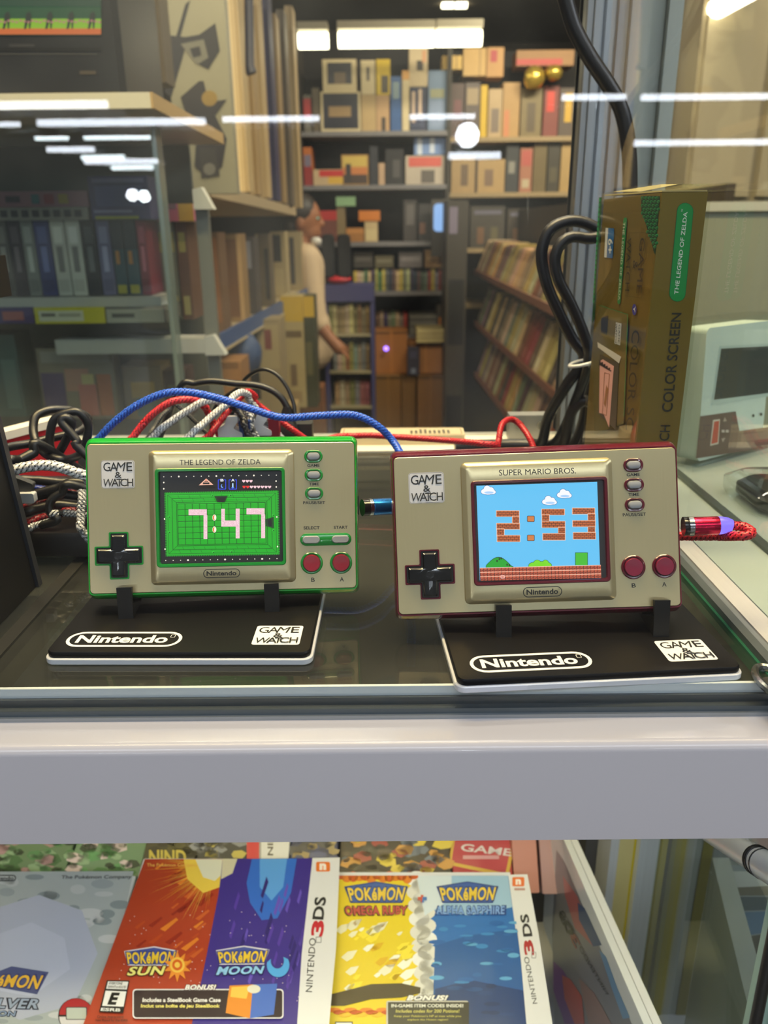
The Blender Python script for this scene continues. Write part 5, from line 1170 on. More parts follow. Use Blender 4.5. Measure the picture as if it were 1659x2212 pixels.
G().box(xc, YF + .32, .05, xd, YF + .35, 2.2, mat((40, 37, 34), .8, noise=.2, scale=6)).build('back_panel', bs2)
for z in ZR: G().box(xc, YF, z - .012, xd, YF + .32, z + .010, mat((150, 128, 92), .55)).build('shelf_board', bs2)
for x in (xc - .012, xd): G().box(x, YF, 0, x + .012, YF + .35, 2.2, mat((80, 74, 66), .6)).build('upright', bs2)
sg = 'boxes on the back shelves'
def on(z): return dict(z0=z + .0105, group=sg)
NAVY = (34, 34, 48)
b_ = item('box', 'cream-edged dark box on the top back shelf, lower of the stack of two', 'box', 693, 198, 779, 284, YF + .03, .2, CRM, [(.06, .04, .94, .92, NAVY), (.2, .36, .76, .62, (150, 122, 84))], **on(ZS[0]))
zt = aty(730, 198, YF + .03).z
item('box', 'cream-framed dark picture box, upper of the stack of two', 'box', 697, 128, 770, 197, YF + .04, .15, CRM, [(.14, .10, .86, .76, NAVY), (.34, .40, .68, .76, (110, 92, 72))], group=sg, z0=zt + .001)
for a in ((781, 205, 812, 284, TAN, 'tan spine on the top back shelf, under the cream one', ()), (813, 206, 841, 284, (186, 150, 110), 'tan spine under the yellow box', ((.4, .6, .7, 1, (60, 50, 44)),)),
          (844, 165, 867, 284, (58, 92, 146), 'blue box standing on the top back shelf', ((.2, .1, .8, .4, (130, 150, 160)),)), (869, 152, 884, 284, CRM, 'narrow cream box right of the blue one', ((0, 0, 1, .15, (206, 150, 70)),)),
          (886, 188, 922, 284, (48, 54, 80), 'navy box with pale streaks on the top back shelf', ((.1, .1, .3, .8, (196, 170, 150)), (.5, .05, .7, .7, (206, 180, 160)))), (925, 152, 964, 284, (116, 136, 164), 'pale blue box at the right end of the top back shelf', ((.1, .3, .9, .45, (150, 150, 120)), (.1, .5, .9, .95, (130, 146, 176)))),
          (656, 205, 672, 284, (110, 104, 92), 'grey box at the left end of the top back shelf', ((0, .1, 1, .6, (176, 50, 50)),)), (675, 190, 690, 284, (96, 84, 66), 'narrow brown box left of the dark stack', ())):
    item('box', a[5], 'box', *a[:4], YF + .03, .2, a[4], a[6], **on(ZS[0]))
item('box', 'cream spine with a dark stripe, stacked on the tan one', 'box', 780, 130, 810, 204, YF + .035, .18, CRM, [(.4, .2, .6, .6, (50, 46, 44))], group=sg)
item('box', 'bright yellow box with a dark picture, top back shelf', 'box', 813, 128, 843, 205, YF + .035, .18, (208, 176, 26), [(.35, .45, .85, .95, (70, 60, 40))], group=sg)
item('box', 'cream box with a dark spot above the navy box', 'box', 884, 100, 924, 187, YF + .035, .18, (196, 176, 142), [(.4, .35, .75, .6, (56, 50, 46)), (.7, .1, .9, .4, (206, 150, 110))], group=sg)
SZ = ZS[1]
for a in ((656, 318, 674, 400, (186, 104, 44), 'orange and red bottle-shaped box at left of the second back shelf', ((0, .5, 1, 1, (150, 40, 36)), (.1, .2, .9, .5, (120, 110, 130)))), (677, 366, 741, 400, (196, 168, 130), 'red and yellow box on the second back shelf', ((.2, .05, 1, .45, (196, 44, 36)), (.5, .45, 1, .9, (214, 170, 60)))),
          (738, 334, 796, 400, (170, 130, 70), 'box with a sunset picture on the second back shelf', ((.05, .05, .95, .4, (206, 176, 84)), (.05, .4, .95, .65, (200, 120, 60)), (.05, .65, .95, .95, (70, 50, 40)), (.15, .3, .35, .9, (50, 42, 38)))), (799, 316, 816, 400, (44, 44, 52), 'dark navy box right of the sunset picture', ()),
          (818, 352, 831, 400, (190, 158, 128), 'narrow beige box between two dark ones', ()), (833, 322, 872, 400, (40, 38, 40), 'black box with grey spots on the second back shelf', ((.4, .3, .8, .8, (80, 76, 76)),)), (876, 336, 960, 400, (186, 172, 156), 'pale box with a red title on the second back shelf', ((.08, .05, .92, .38, (206, 96, 84)), (.4, .5, .75, .95, (100, 92, 86))))):
    item('box', a[5], 'box', *a[:4], YF + .03, .2, a[4], a[6], **on(SZ))
item('box', 'blue and white box hanging above the pale red-titled one', 'box', 895, 297, 962, 334, YF + .05, .12, (120, 146, 196), [(.1, 0, .25, 1, (206, 214, 230)), (.5, 0, .65, .9, (206, 214, 230))], group=sg)
SZ = ZS[2]
for a in ((688, 455, 728, 524, (110, 60, 48), 'brown box with a red top on the third back shelf', ((0, 0, 1, .3, (178, 40, 36)),)), (728, 446, 746, 524, (130, 110, 76), 'olive box under the pale green card', ()), (748, 492, 786, 524, (160, 110, 60), 'orange brown box on the third back shelf', ((0, .1, 1, .4, (190, 130, 70)),)), (788, 478, 816, 524, (196, 172, 130), 'cream box in the middle of the third back shelf', ((.1, .4, .9, .9, (206, 186, 140)),)), (872, 432, 900, 524, (60, 54, 52), 'dark picture leaning on the third back shelf', ((.2, .1, .8, .6, (96, 90, 88)),)), (904, 440, 934, 524, (52, 48, 48), 'dark poster right of the leaning picture', ((.1, .5, .5, .8, (130, 90, 70)),))):
    item('box', a[5], 'box', *a[:4], YF + .04, .15, a[4], a[6], **on(SZ))
item('box', 'orange carton on the third back shelf', 'box', 775, 455, 821, 477, YF + .035, .15, (206, 120, 40), group=sg)
item('card', 'pale green card propped on the third back shelf', 'card', 726, 425, 768, 445, YF + .03, .01, (140, 176, 130), group=sg)
# glowing panel added in place of a pale blue reflection in the glass
r = root('reflection_panel', 'pale blue reflection built as a glowing panel between the two back bays', 'screen', T(aty(950, 470, YF - .05).x, YF - .05, aty(950, 498, YF).z), None)
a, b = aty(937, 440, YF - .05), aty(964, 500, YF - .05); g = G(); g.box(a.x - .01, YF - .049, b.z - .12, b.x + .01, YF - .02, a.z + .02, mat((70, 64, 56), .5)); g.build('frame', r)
g = G(); g.loft([[V(((a.x + b.x) / 2 + p[0], YF - .05 + y, (a.z + b.z) / 2 + p[1])) for p in rrect(b.x - a.x, a.z - b.z, .02, 5)] for y in (0, -.004)], mat((150, 190, 250), .4, emit=.75)); g.build('screen', r)  # glows in place of the reflected shape, no real screen here
# books
def row(name, cat, u0, u1, v0, v1, y, depth, n, cols, group, where, seed, z0=None, jit=.15):
    rn = random.Random(seed); names = [c[0] for c in cols]; w = (u1 - u0) / n; cnt = {}
    for k in range(n):
        c = cols[rn.randrange(len(cols))]; h = (v1 - v0) * (1 - rn.random() * jit); cnt[c[0]] = k
        cc = tuple(max(8, min(245, x + rn.randint(-14, 14))) for x in c[1]); k1 = k + 1; left = k1 <= n / 2; o = k1 if left else n - k1 + 1
        ords = '%d%s' % (o, 'th' if 10 < o % 100 < 14 else {1: 'st', 2: 'nd', 3: 'rd'}.get(o % 10, 'th'))
        item(name, '%s %s, %s from the %s %s' % (c[0], name.replace('_', ' '), ords, 'left' if left else 'right', where), cat, u0 + w * k + .4, v1 - h, u0 + w * (k + 1) - .4, v1, y, depth, cc, [(.15, .12, .85, .2, tuple(min(245, x + 50) for x in cc)), (.2, .7, .8, .78, tuple(max(10, x - 40) for x in cc))], group, z0)
BC = [('cream', (186, 168, 130)), ('dark red', (130, 44, 44)), ('brown', (104, 80, 58)), ('green', (74, 92, 70)), ('yellow', (186, 160, 60)), ('grey', (110, 106, 100)), ('navy', (44, 48, 76)), ('tan', (160, 132, 90))]
row('book', 'book', 764, 962, 580, 632, YF + .03, .16, 26, BC, 'books on the fourth back shelf', 'in the row on the fourth back shelf', 5, ZS[3] + .0105)
for a in ((764, 545, 806, 578, (66, 60, 54), 'dark grey flat box lying over the books at left of the fourth back shelf'), (810, 552, 850, 578, (96, 88, 66), 'olive flat box lying over the books on the fourth back shelf'), (862, 545, 912, 578, (112, 104, 104), 'grey flat box lying over the books on the fourth back shelf'), (918, 540, 961, 578, (150, 112, 62), 'brown flat box at the right end over the books')):
    item('box', a[5], 'box', *a[:4], YF + .04, .15, a[4], [(.1, .3, .9, .6, tuple(min(240, c + 26) for c in a[4]))], 'flat boxes over the books')
row('book', 'book', 812, 880, 676, 722, YF + .03, .16, 8, BC[1:4] + BC[5:], 'books on the fifth back shelf', 'in the row on the lowest visible back shelf', 8)
item('paper_stack', 'slanting stack of grey papers at the right of the lowest back shelf', 'papers', 884, 680, 955, 722, YF + .05, .2, (110, 106, 98), [(0, .2, 1, .3, (60, 58, 54)), (0, .55, 1, .62, (70, 66, 60))])
item('lidded_box', 'orange tipped box at right of the slanting papers', 'box', 944, 660, 960, 722, YF + .04, .15, (70, 60, 50), [(.2, .4, .8, .9, (196, 120, 50))])
G().box(xa, YF, aty(800, 724, YF).z - .03, xb, YF + .32, aty(800, 724, YF).z, SHELF).build('shelf_board', bs)
# right bay
SZ = ZR[0]
rg = 'boxes in the right bay of the back shelving'
for a in ((975, 180, 1002, 300, (84, 66, 60), 'maroon brown box at the left of the right bay', ((.2, .3, .8, .6, (110, 70, 70)),)), (1005, 178, 1036, 300, (92, 80, 74), 'dark taupe box in the right bay top row', ((.1, .1, .9, .4, (150, 130, 100)),)), (1038, 184, 1052, 300, (200, 164, 40), 'yellow slat standing in the right bay top row', ()),
          (1055, 192, 1084, 300, (176, 150, 112), 'cream box in the right bay top row', ((.2, .4, .8, .9, (120, 104, 90)),)), (1086, 178, 1122, 300, (170, 134, 84), 'tan box in the right bay top row', ((.1, .5, .4, 1, (190, 120, 80)),)), (1125, 190, 1170, 300, (120, 104, 70), 'olive brown box under the gold bags', ((.3, .3, .7, .9, (90, 76, 56)),)),
          (1174, 186, 1206, 300, (120, 60, 50), 'red brown box in the right bay top row', ((.2, .1, .7, .5, (190, 60, 44)),)), (1208, 190, 1246, 300, (86, 72, 60), 'dark box with gold marks beside the post', ((.3, .1, .7, .7, (190, 150, 50)),))):
    item('box', a[5], 'box', *a[:4], YF + .03, .2, a[4], a[6], rg, SZ + .0105)
for a in ((956, 120, 998, 150, (214, 176, 96), 'small cream carton above the right bay'), (1001, 104, 1050, 164, (196, 158, 96), 'tan carton above the right bay'), (1052, 102, 1088, 166, (186, 140, 84), 'tan carton with a red mark above the right bay'), (1116, 108, 1240, 142, (150, 108, 60), 'long brown carton with a red band above the gold bags')):
    item('carton', a[5], 'carton', *a[:4], YF + .06, .15, a[4], [(.0, .55, .8, .95, (176, 56, 44))] if '1116' in str(a[0]) else ([(.2, .1, .6, .5, (170, 60, 60))] if a[0] == 1052 else [(.7, 0, .75, 1, (150, 120, 70))]), 'cartons above the right bay')
for (u0, v0, u1, v1, lab) in ((1132, 142, 1176, 194, 'gold crinkled bag, larger of two at top of the right bay'), (1178, 140, 1214, 176, 'gold crinkled bag, smaller of two at top of the right bay')):
    a, b = aty(u0, v0, YF - .02), aty(u1, v1, YF - .02); g = G(); c = (a + b) / 2; rn = random.Random(int(u0))
    g.ball(c, ((b.x - a.x) / 2, .05, (a.z - b.z) / 2), mat((206, 176, 80), .25, .7, bump=.9, scale=40), 14, 9)
    g.v = [c + (p - c) * (1 + .16 * (rn.random() - .5)) for p in g.v]; g.build('gold_bag', None, lab, 'bag', 'gold bags')
SZ = ZR[1]
for a in ((975, 340, 1026, 420, (160, 132, 90), 'tan box at the left of the right bay second row', ((.4, .2, .7, .8, (104, 84, 64)),)), (1028, 344, 1090, 420, (166, 136, 90), 'wide tan box in the right bay second row', ((.3, .3, .6, .8, (120, 96, 76)), (0, 0, .06, 1, (60, 50, 44)))), (1093, 312, 1120, 420, (54, 54, 54), 'black box with pale specks in the right bay', ((.2, .35, .7, .6, (130, 126, 116)),)),
          (1123, 320, 1149, 420, (156, 104, 80), 'salmon brown box in the right bay second row', ((.1, .05, .9, .4, (170, 84, 74)), (.2, .7, .8, .9, (176, 160, 130)))), (1152, 308, 1180, 420, (104, 88, 56), 'olive box in the right bay second row', ()), (1183, 308, 1208, 420, (62, 56, 44), 'dark olive box in the right bay second row', ((.2, .5, .8, .8, (84, 76, 56)),)), (1211, 308, 1248, 420, (164, 134, 84), 'tan box beside the post, right bay second row', ())):
    item('box', a[5], 'box', *a[:4], YF + .03, .2, a[4], a[6], rg, SZ + .0105)
for a in ((985, 440, 1012, 540, (70, 62, 54), 'dark case with a pale band in the right bay third row'), (1016, 445, 1090, 540, (64, 58, 50), 'wide dark case in the right bay third row'), (1095, 450, 1160, 540, (58, 50, 40), 'dark brown carton in the right bay third row'), (1165, 452, 1245, 540, (66, 56, 42), 'dark olive carton in the right bay third row')):
    item('box', a[5], 'box', *a[:4], YF + .03, .2, a[4], [(.1, .1, .9, .2, (100, 96, 110)), (.2, .5, .4, .9, (110, 80, 56)), (.6, .5, .8, .9, (90, 84, 60))], rg, ZR[2] + .0105)
# dark tower beside the rack
item('speaker_tower', 'tall dark unit standing right of the back shelves', 'cabinet', 963, 432, 1006, 905, 3.9, .3, (58, 52, 44), [(.1, .24, .9, .45, (26, 25, 26)), (.1, .62, .9, .8, (24, 24, 26)), (.1, .02, .5, .1, (120, 110, 130))], None, 0)
# chair-like black panels, red cushion, small blue bookcase, cartons
r = root('blue_bookcase', 'small blue bookcase with pale books right of the person', 'bookcase', T(aty(755, 800, 4.0).x, 4.0, 0))
xl, xr_ = aty(700, 700, 4.0).x, aty(809, 700, 4.0).x; zt = aty(750, 617, 4.0).z
BLU = mat((62, 62, 110), .5)
G().box(xl, 3.99, zt - .075, xr_, 4.26, zt, BLU).build('top_band', r)
for x in (xl, xr_ - .02): G().box(x, 4.0, 0, x + .02, 4.26, zt - .075, BLU).build('side', r)
G().box(xl + .02, 4.24, 0, xr_ - .02, 4.26, zt - .075, mat((70, 60, 52), .7)).build('back_panel', r)
for v in (722, 802, 878): z = aty(750, v, 4.0).z; G().box(xl + .02, 4.0, z - .012, xr_ - .02, 4.24, z, mat((150, 140, 110), .5)).build('shelf', r)
BC2 = [('tan', (150, 122, 88)), ('cream', (176, 164, 124)), ('grey', (120, 116, 106)), ('olive', (120, 116, 70)), ('brown', (124, 92, 66))]
row('book', 'book', 710, 799, 656, 721, 4.03, .16, 10, BC2, 'books in the blue bookcase', 'on the top shelf of the blue bookcase', 12, aty(750, 722, 4.0).z + .001)
row('book', 'book', 720, 799, 738, 801, 4.03, .16, 9, BC2, 'books in the blue bookcase', 'on the middle shelf of the blue bookcase', 13, aty(750, 802, 4.0).z + .001)
row('book', 'book', 724, 799, 822, 877, 4.03, .16, 7, BC2 + [('rose', (150, 92, 84))], 'books in the blue bookcase', 'on the bottom shelf of the blue bookcase', 14, aty(750, 878, 4.0).z + .001)
for (u0, u1, lab) in ((694, 724, 'black cushioned panel, left of two above the blue bookcase'), (727, 758, 'black cushioned panel, right of two above the blue bookcase')):
    a, b = aty(u0, 506, 4.08), aty(u1, 600, 4.08); g = G(); g.loft([[V(((a.x + b.x) / 2 + p[0], y, (a.z + b.z) / 2 + p[1])) for p in rrect(b.x - a.x - i, a.z - b.z - i, .02, 5)] for i, y in ((.015, 4.075), (0, 4.09), (0, 4.14), (.015, 4.155))], mat((24, 24, 27), .7)); g.build('speaker', None, lab, 'speaker', 'black panels over the bookcase')
a, b = aty(703, 596, 4.06), aty(759, 616, 4.06); g = G(); g.ball(((a.x + b.x) / 2, 4.12, (a.z + b.z) / 2 + .002), ((b.x - a.x) / 2, .05, (a.z - b.z) / 2), mat((196, 36, 44), .5), 16, 8); g.build('red_cushion', None, 'red rounded cushion on the blue bookcase under the black panels', 'cushion')
for a in ((811, 716, 880, 806, 4.06, (150, 96, 48), 'orange brown carton right of the blue bookcase', 0), (884, 742, 955, 806, 4.06, (158, 106, 58), 'tan carton, right one of the upper two by the bookcase', 0), (812, 812, 866, 930, 4.0, (112, 78, 36), 'dark tan carton at the floor beside the bookcase', 1), (868, 812, 898, 930, 4.02, (104, 74, 36), 'narrow dark tan carton in the lower row', 1), (902, 812, 958, 930, 4.0, (116, 80, 38), 'dark tan carton at the right of the lower row', 1)):
    item('carton', a[6], 'carton', *a[:5], .2, a[5], [(0, .0, 1, .06, tuple(c * .7 for c in a[5])), (.47, 0, .53, 1, tuple(min(230, c * 1.12) for c in a[5]))], 'cartons on the floor at the back', aty(850, 811, 4.0).z if not a[7] else None)
item('device', 'slim dark blue device standing before the tan cartons', 'device', 880, 750, 906, 812, 4.005, .04, (44, 42, 58), [(.2, .15, .8, .4, (60, 58, 80)), (.3, .75, .7, .95, (104, 110, 130))], None, aty(850, 811, 4.0).z)
item('paper_stack', 'stack of pale papers on top of the tan cartons', 'papers', 900, 712, 966, 740, 4.0, .2, (176, 160, 112), [(0, .3, 1, .36, (110, 96, 66)), (0, .6, 1, .66, (110, 96, 66))])
c = aty(834, 753, 4.05); g = G(); g.ball(c, .012, mat((150, 110, 255), .4, emit=3), 12, 8); g.build('indicator_light', None, 'small violet glowing light on the orange brown carton', 'light')
# ================================================================== magazine rack along the right of the aisle
rk = root('magazine_rack', 'long tiered wooden rack of magazines along the right of the aisle', 'rack', T(.75, 2.9, 0))
RW = mat((120, 66, 48), .5, noise=.1, scale=20)
tiers = []
for (p, q) in (((1206, 671), (1027, 585)), ((1206, 854), (1027, 696)), ((1206, 1030), (1027, 806))):
    z = 1.355 - (p[1] - 490) / FPX * 2.1
    a, b = atz(*p, z), atz(*q, z); tiers.append((a, b, z))
    e = (b - a); e.z = 0; a2 = a - e * .25; b2 = b; n = V((e.y, -e.x, 0)).normalized(); n = n if n.x > 0 else -n
    g = G(); h = V((0, 0, .018)); g.loft([[k - h, k + n * .16 - h, k + n * .16, k] for k in (a2, b2)], RW); g.build('shelf', rk)
    g = G(); g.loft([[k - n * .006 - h, k - h, k + V((0, 0, .008)), k - n * .006 + V((0, 0, .008))] for k in (a2, b2)], mat((136, 84, 60), .5)); g.build('lip', rk)
g = G(); a, b, z = tiers[0]; e = (b - a); e.z = 0; n = V((e.y, -e.x, 0)).normalized(); n = n if n.x > 0 else -n
g.loft([[V((k.x, k.y, 0)) + n * .21, V((k.x, k.y, 0)) + n * .23, V((k.x, k.y, z + .3)) + n * .23, V((k.x, k.y, z + .3)) + n * .21] for k in (a - e * .25, b)], mat((54, 46, 38), .7)); g.build('back_panel', rk)
MC_ = [('cream', (196, 172, 124)), ('tan', (170, 142, 96)), ('ochre', (184, 156, 84)), ('brown', (120, 92, 64)), ('dark', (66, 58, 52)), ('brick red', (146, 70, 54)), ('grey', (130, 124, 112)), ('pale', (206, 190, 150))]
mi = 0; rn = random.Random(77)
for ti, (a, b, z) in enumerate(tiers):
    e = (b - a); e.z = 0; n = V((e.y, -e.x, 0)).normalized(); n = n if n.x > 0 else -n; N = 30; a0 = a - e * .22; ln = (b - a0); ln.z = 0
    for k in range(N):
        c = MC_[(rn.randrange(len(MC_))) if ti else rn.choice((0, 1, 1, 2, 7, 0, 3, 1))]; p = a0 + ln * (k / N); w = ln.length / N * .86; hh = (.155, .175, .185)[ti] * (.88 + .12 * rn.random()); dd = ln.normalized()
        lean = n * .05 - dd * .02
        base = [p + n * .004, p + n * .12, p + n * .12 + dd * w, p + n * .004 + dd * w]; base = [V((q.x, q.y, z + .0008)) for q in base]; topp = [q + V((0, 0, hh)) + lean for q in base]
        cc = tuple(max(10, min(240, x + rn.randint(-16, 16))) for x in c[1])
        g = G(); g.loft([base, topp], mat(cc, .5)); o = k + 1
        f = lambda s, t: base[3] * (1 - s) * (1 - t) + base[0] * s * (1 - t) + topp[3] * (1 - s) * t + topp[0] * s * t - n * .0008
        g.add([f(.1, .72), f(.9, .72), f(.9, .92), f(.1, .92)], [(0, 1, 2, 3)], mat(tuple(max(10, x - 46) for x in cc), .5)); g.add([f(.15, .1), f(.8, .1), f(.8, .3), f(.15, .3)], [(0, 1, 2, 3)], mat(tuple(min(240, x + 30) for x in cc), .5))
        g.build('magazine', None, '%s magazine, number %d from the near end, %s tier of aisle rack' % (c[0], o, ('top', 'middle', 'bottom')[ti]), 'magazine', 'magazines in the aisle rack', smooth=False)
# ================================================================== left side of the aisle: long shelf with the blue rail
ls = root('aisle_shelf', 'long shelf with a blue price rail along the left of the aisle', 'shelf', T(-.6, 3, 0))
z = 1.085; a, b = atz(440, 742, z), atz(672, 619, z); e = b - a; e.z = 0
n = V((e.y, -e.x, 0)).normalized(); n = n if n.x < 0 else -n
g = G(); a2 = a - e * .05
g.loft([[k, k + n * .5, k + n * .5 - V((0, 0, .02)), k - V((0, 0, .02))] for k in (a2, b)], mat((186, 166, 130), .5, noise=.06)); g.build('board', ls)
g = G(); g.loft([[k - n * .012 - V((0, 0, .036)), k - V((0, 0, .036)), k + V((0, 0, .006)), k - n * .012 + V((0, 0, .006))] for k in (a2, b)], mat((52, 84, 138), .4)); g.build('price_rail', ls, 'blue price rail')
g = G(); g.loft([[k - n * .016 - V((0, 0, .042)), k - n * .002 - V((0, 0, .042)), k - n * .002 - V((0, 0, .036)), k - n * .016 - V((0, 0, .036))] for k in (a2, b)], mat((190, 170, 130), .4)); g.build('rail_lip', ls, 'pale lip under the blue rail')
c, d = aty(455, 424, 1.9), aty(640, 466, 3.4)
g = G(); g.loft([[k, k + n * .5, k + n * .5 + V((0, 0, .03)), k + V((0, 0, .03))] for k in (c, d)], mat((176, 156, 124), .5)); g.build('upper_board', ls)
g = G(); g.loft([[V((k.x, k.y, .02)) + n * .5, V((k.x, k.y, .02)) + n * .53, V((k.x, k.y, 2.3)) + n * .53, V((k.x, k.y, 2.3)) + n * .5] for k in (a2, b)], mat((48, 42, 36), .8)); g.build('back_panel', ls)
ag = 'things on the left aisle shelf'
def edge_y(u):  # depth at which the shelf edge passes under column u
    t = (u - 440) / (672 - 440.0); p = atz(440 + 232 * t, 742 - 123 * t, z); return p.y
for (u0, v0, u1, v1, c_, deco, nm, lab, cat) in (
    (432, 502, 478, 710, (110, 80, 50), ((.1, .05, .9, .9, (134, 88, 48)), (.25, .25, .7, .6, (186, 130, 46))), 'framed_picture', 'framed orange brown picture at the near end of the left aisle shelf', 'picture'),
    (480, 505, 524, 690, (150, 118, 72), ((.1, .06, .78, .95, (120, 84, 52)), (.8, 0, 1, 1, (196, 160, 110))), 'framed_picture', 'tan framed picture, second on the left aisle shelf', 'picture'),
    (528, 512, 552, 672, (74, 68, 66), ((.2, .05, .7, .4, (140, 140, 150)),), 'box', 'dark box with a pale patch on the left aisle shelf', 'box'),
    (555, 505, 584, 655, (96, 84, 66), ((.0, .0, .2, 1, (170, 150, 110)), (.6, .2, .9, .9, (50, 46, 44))), 'box', 'brown box with a pale edge on the left aisle shelf', 'box'),
    (587, 500, 618, 640, (172, 154, 112), ((.1, .05, .7, .45, (48, 44, 42)), (.1, .55, .8, .95, (186, 168, 124))), 'box', 'cream box with a black patch on the left aisle shelf', 'box'),
    (620, 500, 652, 624, (160, 142, 104), ((.2, .1, .5, .9, (60, 54, 48)),), 'box', 'cream and dark box at the far end of the left aisle shelf', 'box')):
    y = edge_y(u1 + 6) ; item(nm, lab, cat, u0, v0, u1, v1, y, .10, c_, deco, ag, z + .001)
for (u0, v0, u1, v1, y, c_, deco, nm, lab, cat) in (
    (612, 640, 658, 880, 3.10, (176, 158, 112), ((0, 0, 1, .22, (200, 164, 44)), (.1, .3, .9, .36, (110, 92, 62)), (.3, .6, .6, .8, (120, 100, 74)), (.1, .85, .8, .95, (160, 136, 96))), 'poster_box', 'cream box with a yellow top standing below the blue rail', 'box'),
    (659, 640, 682, 880, 3.11, (60, 62, 40), ((0, 0, 1, .18, (200, 164, 44)), (.1, .4, .7, .7, (96, 92, 60))), 'poster_box', 'dark green box with a yellow top right of the cream one', 'box'),
    (560, 690, 610, 900, 2.7, (150, 132, 96), ((.1, .05, .9, .5, (166, 148, 106)), (.3, .1, .6, .3, (120, 60, 50))), 'poster_box', 'beige box below the blue rail, left of the cream one', 'box'),
    (468, 782, 524, 920, 2.15, (150, 106, 58), ((.1, .0, .9, .1, (120, 84, 44)),), 'carton', 'orange brown carton under the near end of the blue rail', 'carton'),
    (526, 880, 640, 960, 2.9, (176, 148, 100), (), 'carton', 'tan carton low under the blue rail behind the black lead', 'carton'),
    (648, 838, 700, 960, 3.5, (130, 78, 40), (), 'carton', 'brown carton at the feet of the person', 'carton')):
    item(nm, lab, cat, u0, v0, u1, v1, y, .14, c_, deco, 'boxes below the blue rail')
p = aty(530, 765, 2.45); g = G(); g.ball(p, (.05, .06, .065), mat((40, 66, 110), .6, bump=.5, scale=30), 16, 10); rn = random.Random(6); g.v = [p + (q - p) * (1 + .12 * (rn.random() - .5)) for q in g.v]; g.build('cloth_bag', None, 'crumpled blue bag under the blue rail', 'bag')
# tall boards and boxes above the upper left shelf
tg = 'tall boards on the upper left shelf'
for k, (u0, u1, v1, y, c_, lab) in enumerate(((503, 524, 412, 2.15, (190, 164, 118), 'pale tan tall board, nearest on the upper left shelf'), (526, 546, 416, 2.3, (164, 136, 92), 'tan tall board, second on the upper left shelf'), (549, 566, 424, 2.45, (186, 160, 116), 'cream tall board beside the navy one'), (568, 588, 430, 2.6, (46, 44, 82), 'navy tall board on the upper left shelf'), (591, 604, 440, 2.8, (150, 124, 84), 'tan narrow tall board right of the navy one'), (606, 622, 446, 3.0, (96, 84, 70), 'grey brown tall board near the far end of the shelf'), (624, 640, 452, 3.2, (176, 152, 112), 'cream tall board at the far end of the upper left shelf'))):
    y = 1.9 + 1.5 * (1 / (1 + (640 - u1) / (u1 - 440) * 1.5)) ; zs = aty(u1, 424 + 42 * (u1 - 455) / 185, y).z + .031
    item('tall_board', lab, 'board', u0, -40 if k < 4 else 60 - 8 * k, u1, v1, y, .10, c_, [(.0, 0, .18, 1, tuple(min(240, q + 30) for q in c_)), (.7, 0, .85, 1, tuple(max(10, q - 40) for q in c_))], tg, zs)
a = aty(537, -40, 2.0); b = aty(540, 155, 2.0); g = G(); g.tube([a, b + V((0, 0, .012)), b + V((.002, 0, .002)), b + V((.004, 0, -.004))], lambda t: .010 if t < .5 else .012, mat((30, 30, 46), .5), 12); g.build('umbrella', None, 'dark furled umbrella hanging before the tall boards', 'umbrella')
# grey art panel and taupe panel beside the television
pn = root('art_panel', 'grey panel with dark blotched artwork right of the television', 'panel', T(-.3, 1.7, 1.4))
a, b = aty(345, -60, 1.7), aty(512, 418, 1.7)
G().box(a.x, 1.7, b.z, b.x, 1.74, a.z, mat((140, 136, 118), .5, noise=.08, scale=10)).build('board', pn)
P = Print(T(0, 1.7, 0) @ front(Matrix()), crop(0, 0, 830, 500, 1659), lift=5e-4, eps=1e-4)
DK = (46, 46, 54)
P.poly([(760, 160), (800, 20), (822, 0), (806, 60), (776, 170)], DK); P.poly([(700, 150), (800, 160), (860, 150), (930, 100), (950, 220), (900, 300), (860, 280), (800, 210), (740, 420), (712, 400)], DK); P.poly([(780, 190), (880, 170), (900, 250), (850, 280)], (110, 108, 100)); P.poly([(820, 210), (862, 200), (870, 240), (835, 250)], DK)
P.poly([(780, 420), (860, 350), (880, 350), (900, 440), (980, 430), (930, 500), (980, 600), (960, 720), (900, 770), (840, 720), (850, 560), (800, 480)], (54, 52, 58)); P.oval(905, 425, 34, 34, (140, 116, 66)); P.poly([(860, 640), (930, 640), (950, 760), (870, 770)], (62, 60, 62)); P.oval(905, 730, 26, 26, (110, 108, 104))
P.build('artwork', pn)
item('side_panel', 'taupe upright panel with a tan edge between television and artwork', 'panel', 268, -60, 348, 178, 1.45, .06, (78, 68, 56), [(0, 0, .08, 1, (130, 104, 66))])
# television on its white shelf
z0 = aty(200, 235, 1.0).z; z1 = aty(200, 200, 1.0).z; xr = aty(325, 218, 1.0).x
r = root('wall_shelf', 'white shelf board carrying the television at upper left', 'shelf', T(-.5, 1.1, z0))
G().box(-1.3, 1.0, z0, xr, 1.42, z1, mat((206, 200, 184), .4)).build('board', r); G().box(xr, 1.0, z0, xr + .003, 1.42, z1, mat((180, 150, 104), .5)).build('end_strip', r, 'tan end strip')
tv = root('television', 'dark television with a lit green screen on the white shelf', 'television', T(-.6, 1.1, z1))
yv = 1.04; a, b = aty(0, -120, yv), aty(270, 196, yv)
g = G(); g.loft([[V((x_, yv + y_, z_)) for x_, z_ in ((b.x - i, z1 + .001 + i), (b.x - i, a.z - i), (-1.2 + i, a.z - i), (-1.2 + i, z1 + .001 + i))] for i, y_ in ((.006, 0), (0, .008), (0, .18), (.05, .34))], mat((26, 27, 33), .45)); g.build('cabinet', tv)
P = Print(T(0, yv, 0) @ front(Matrix()), crop(0, 0, 830, 500, 1659), lift=6e-4, eps=1e-4)
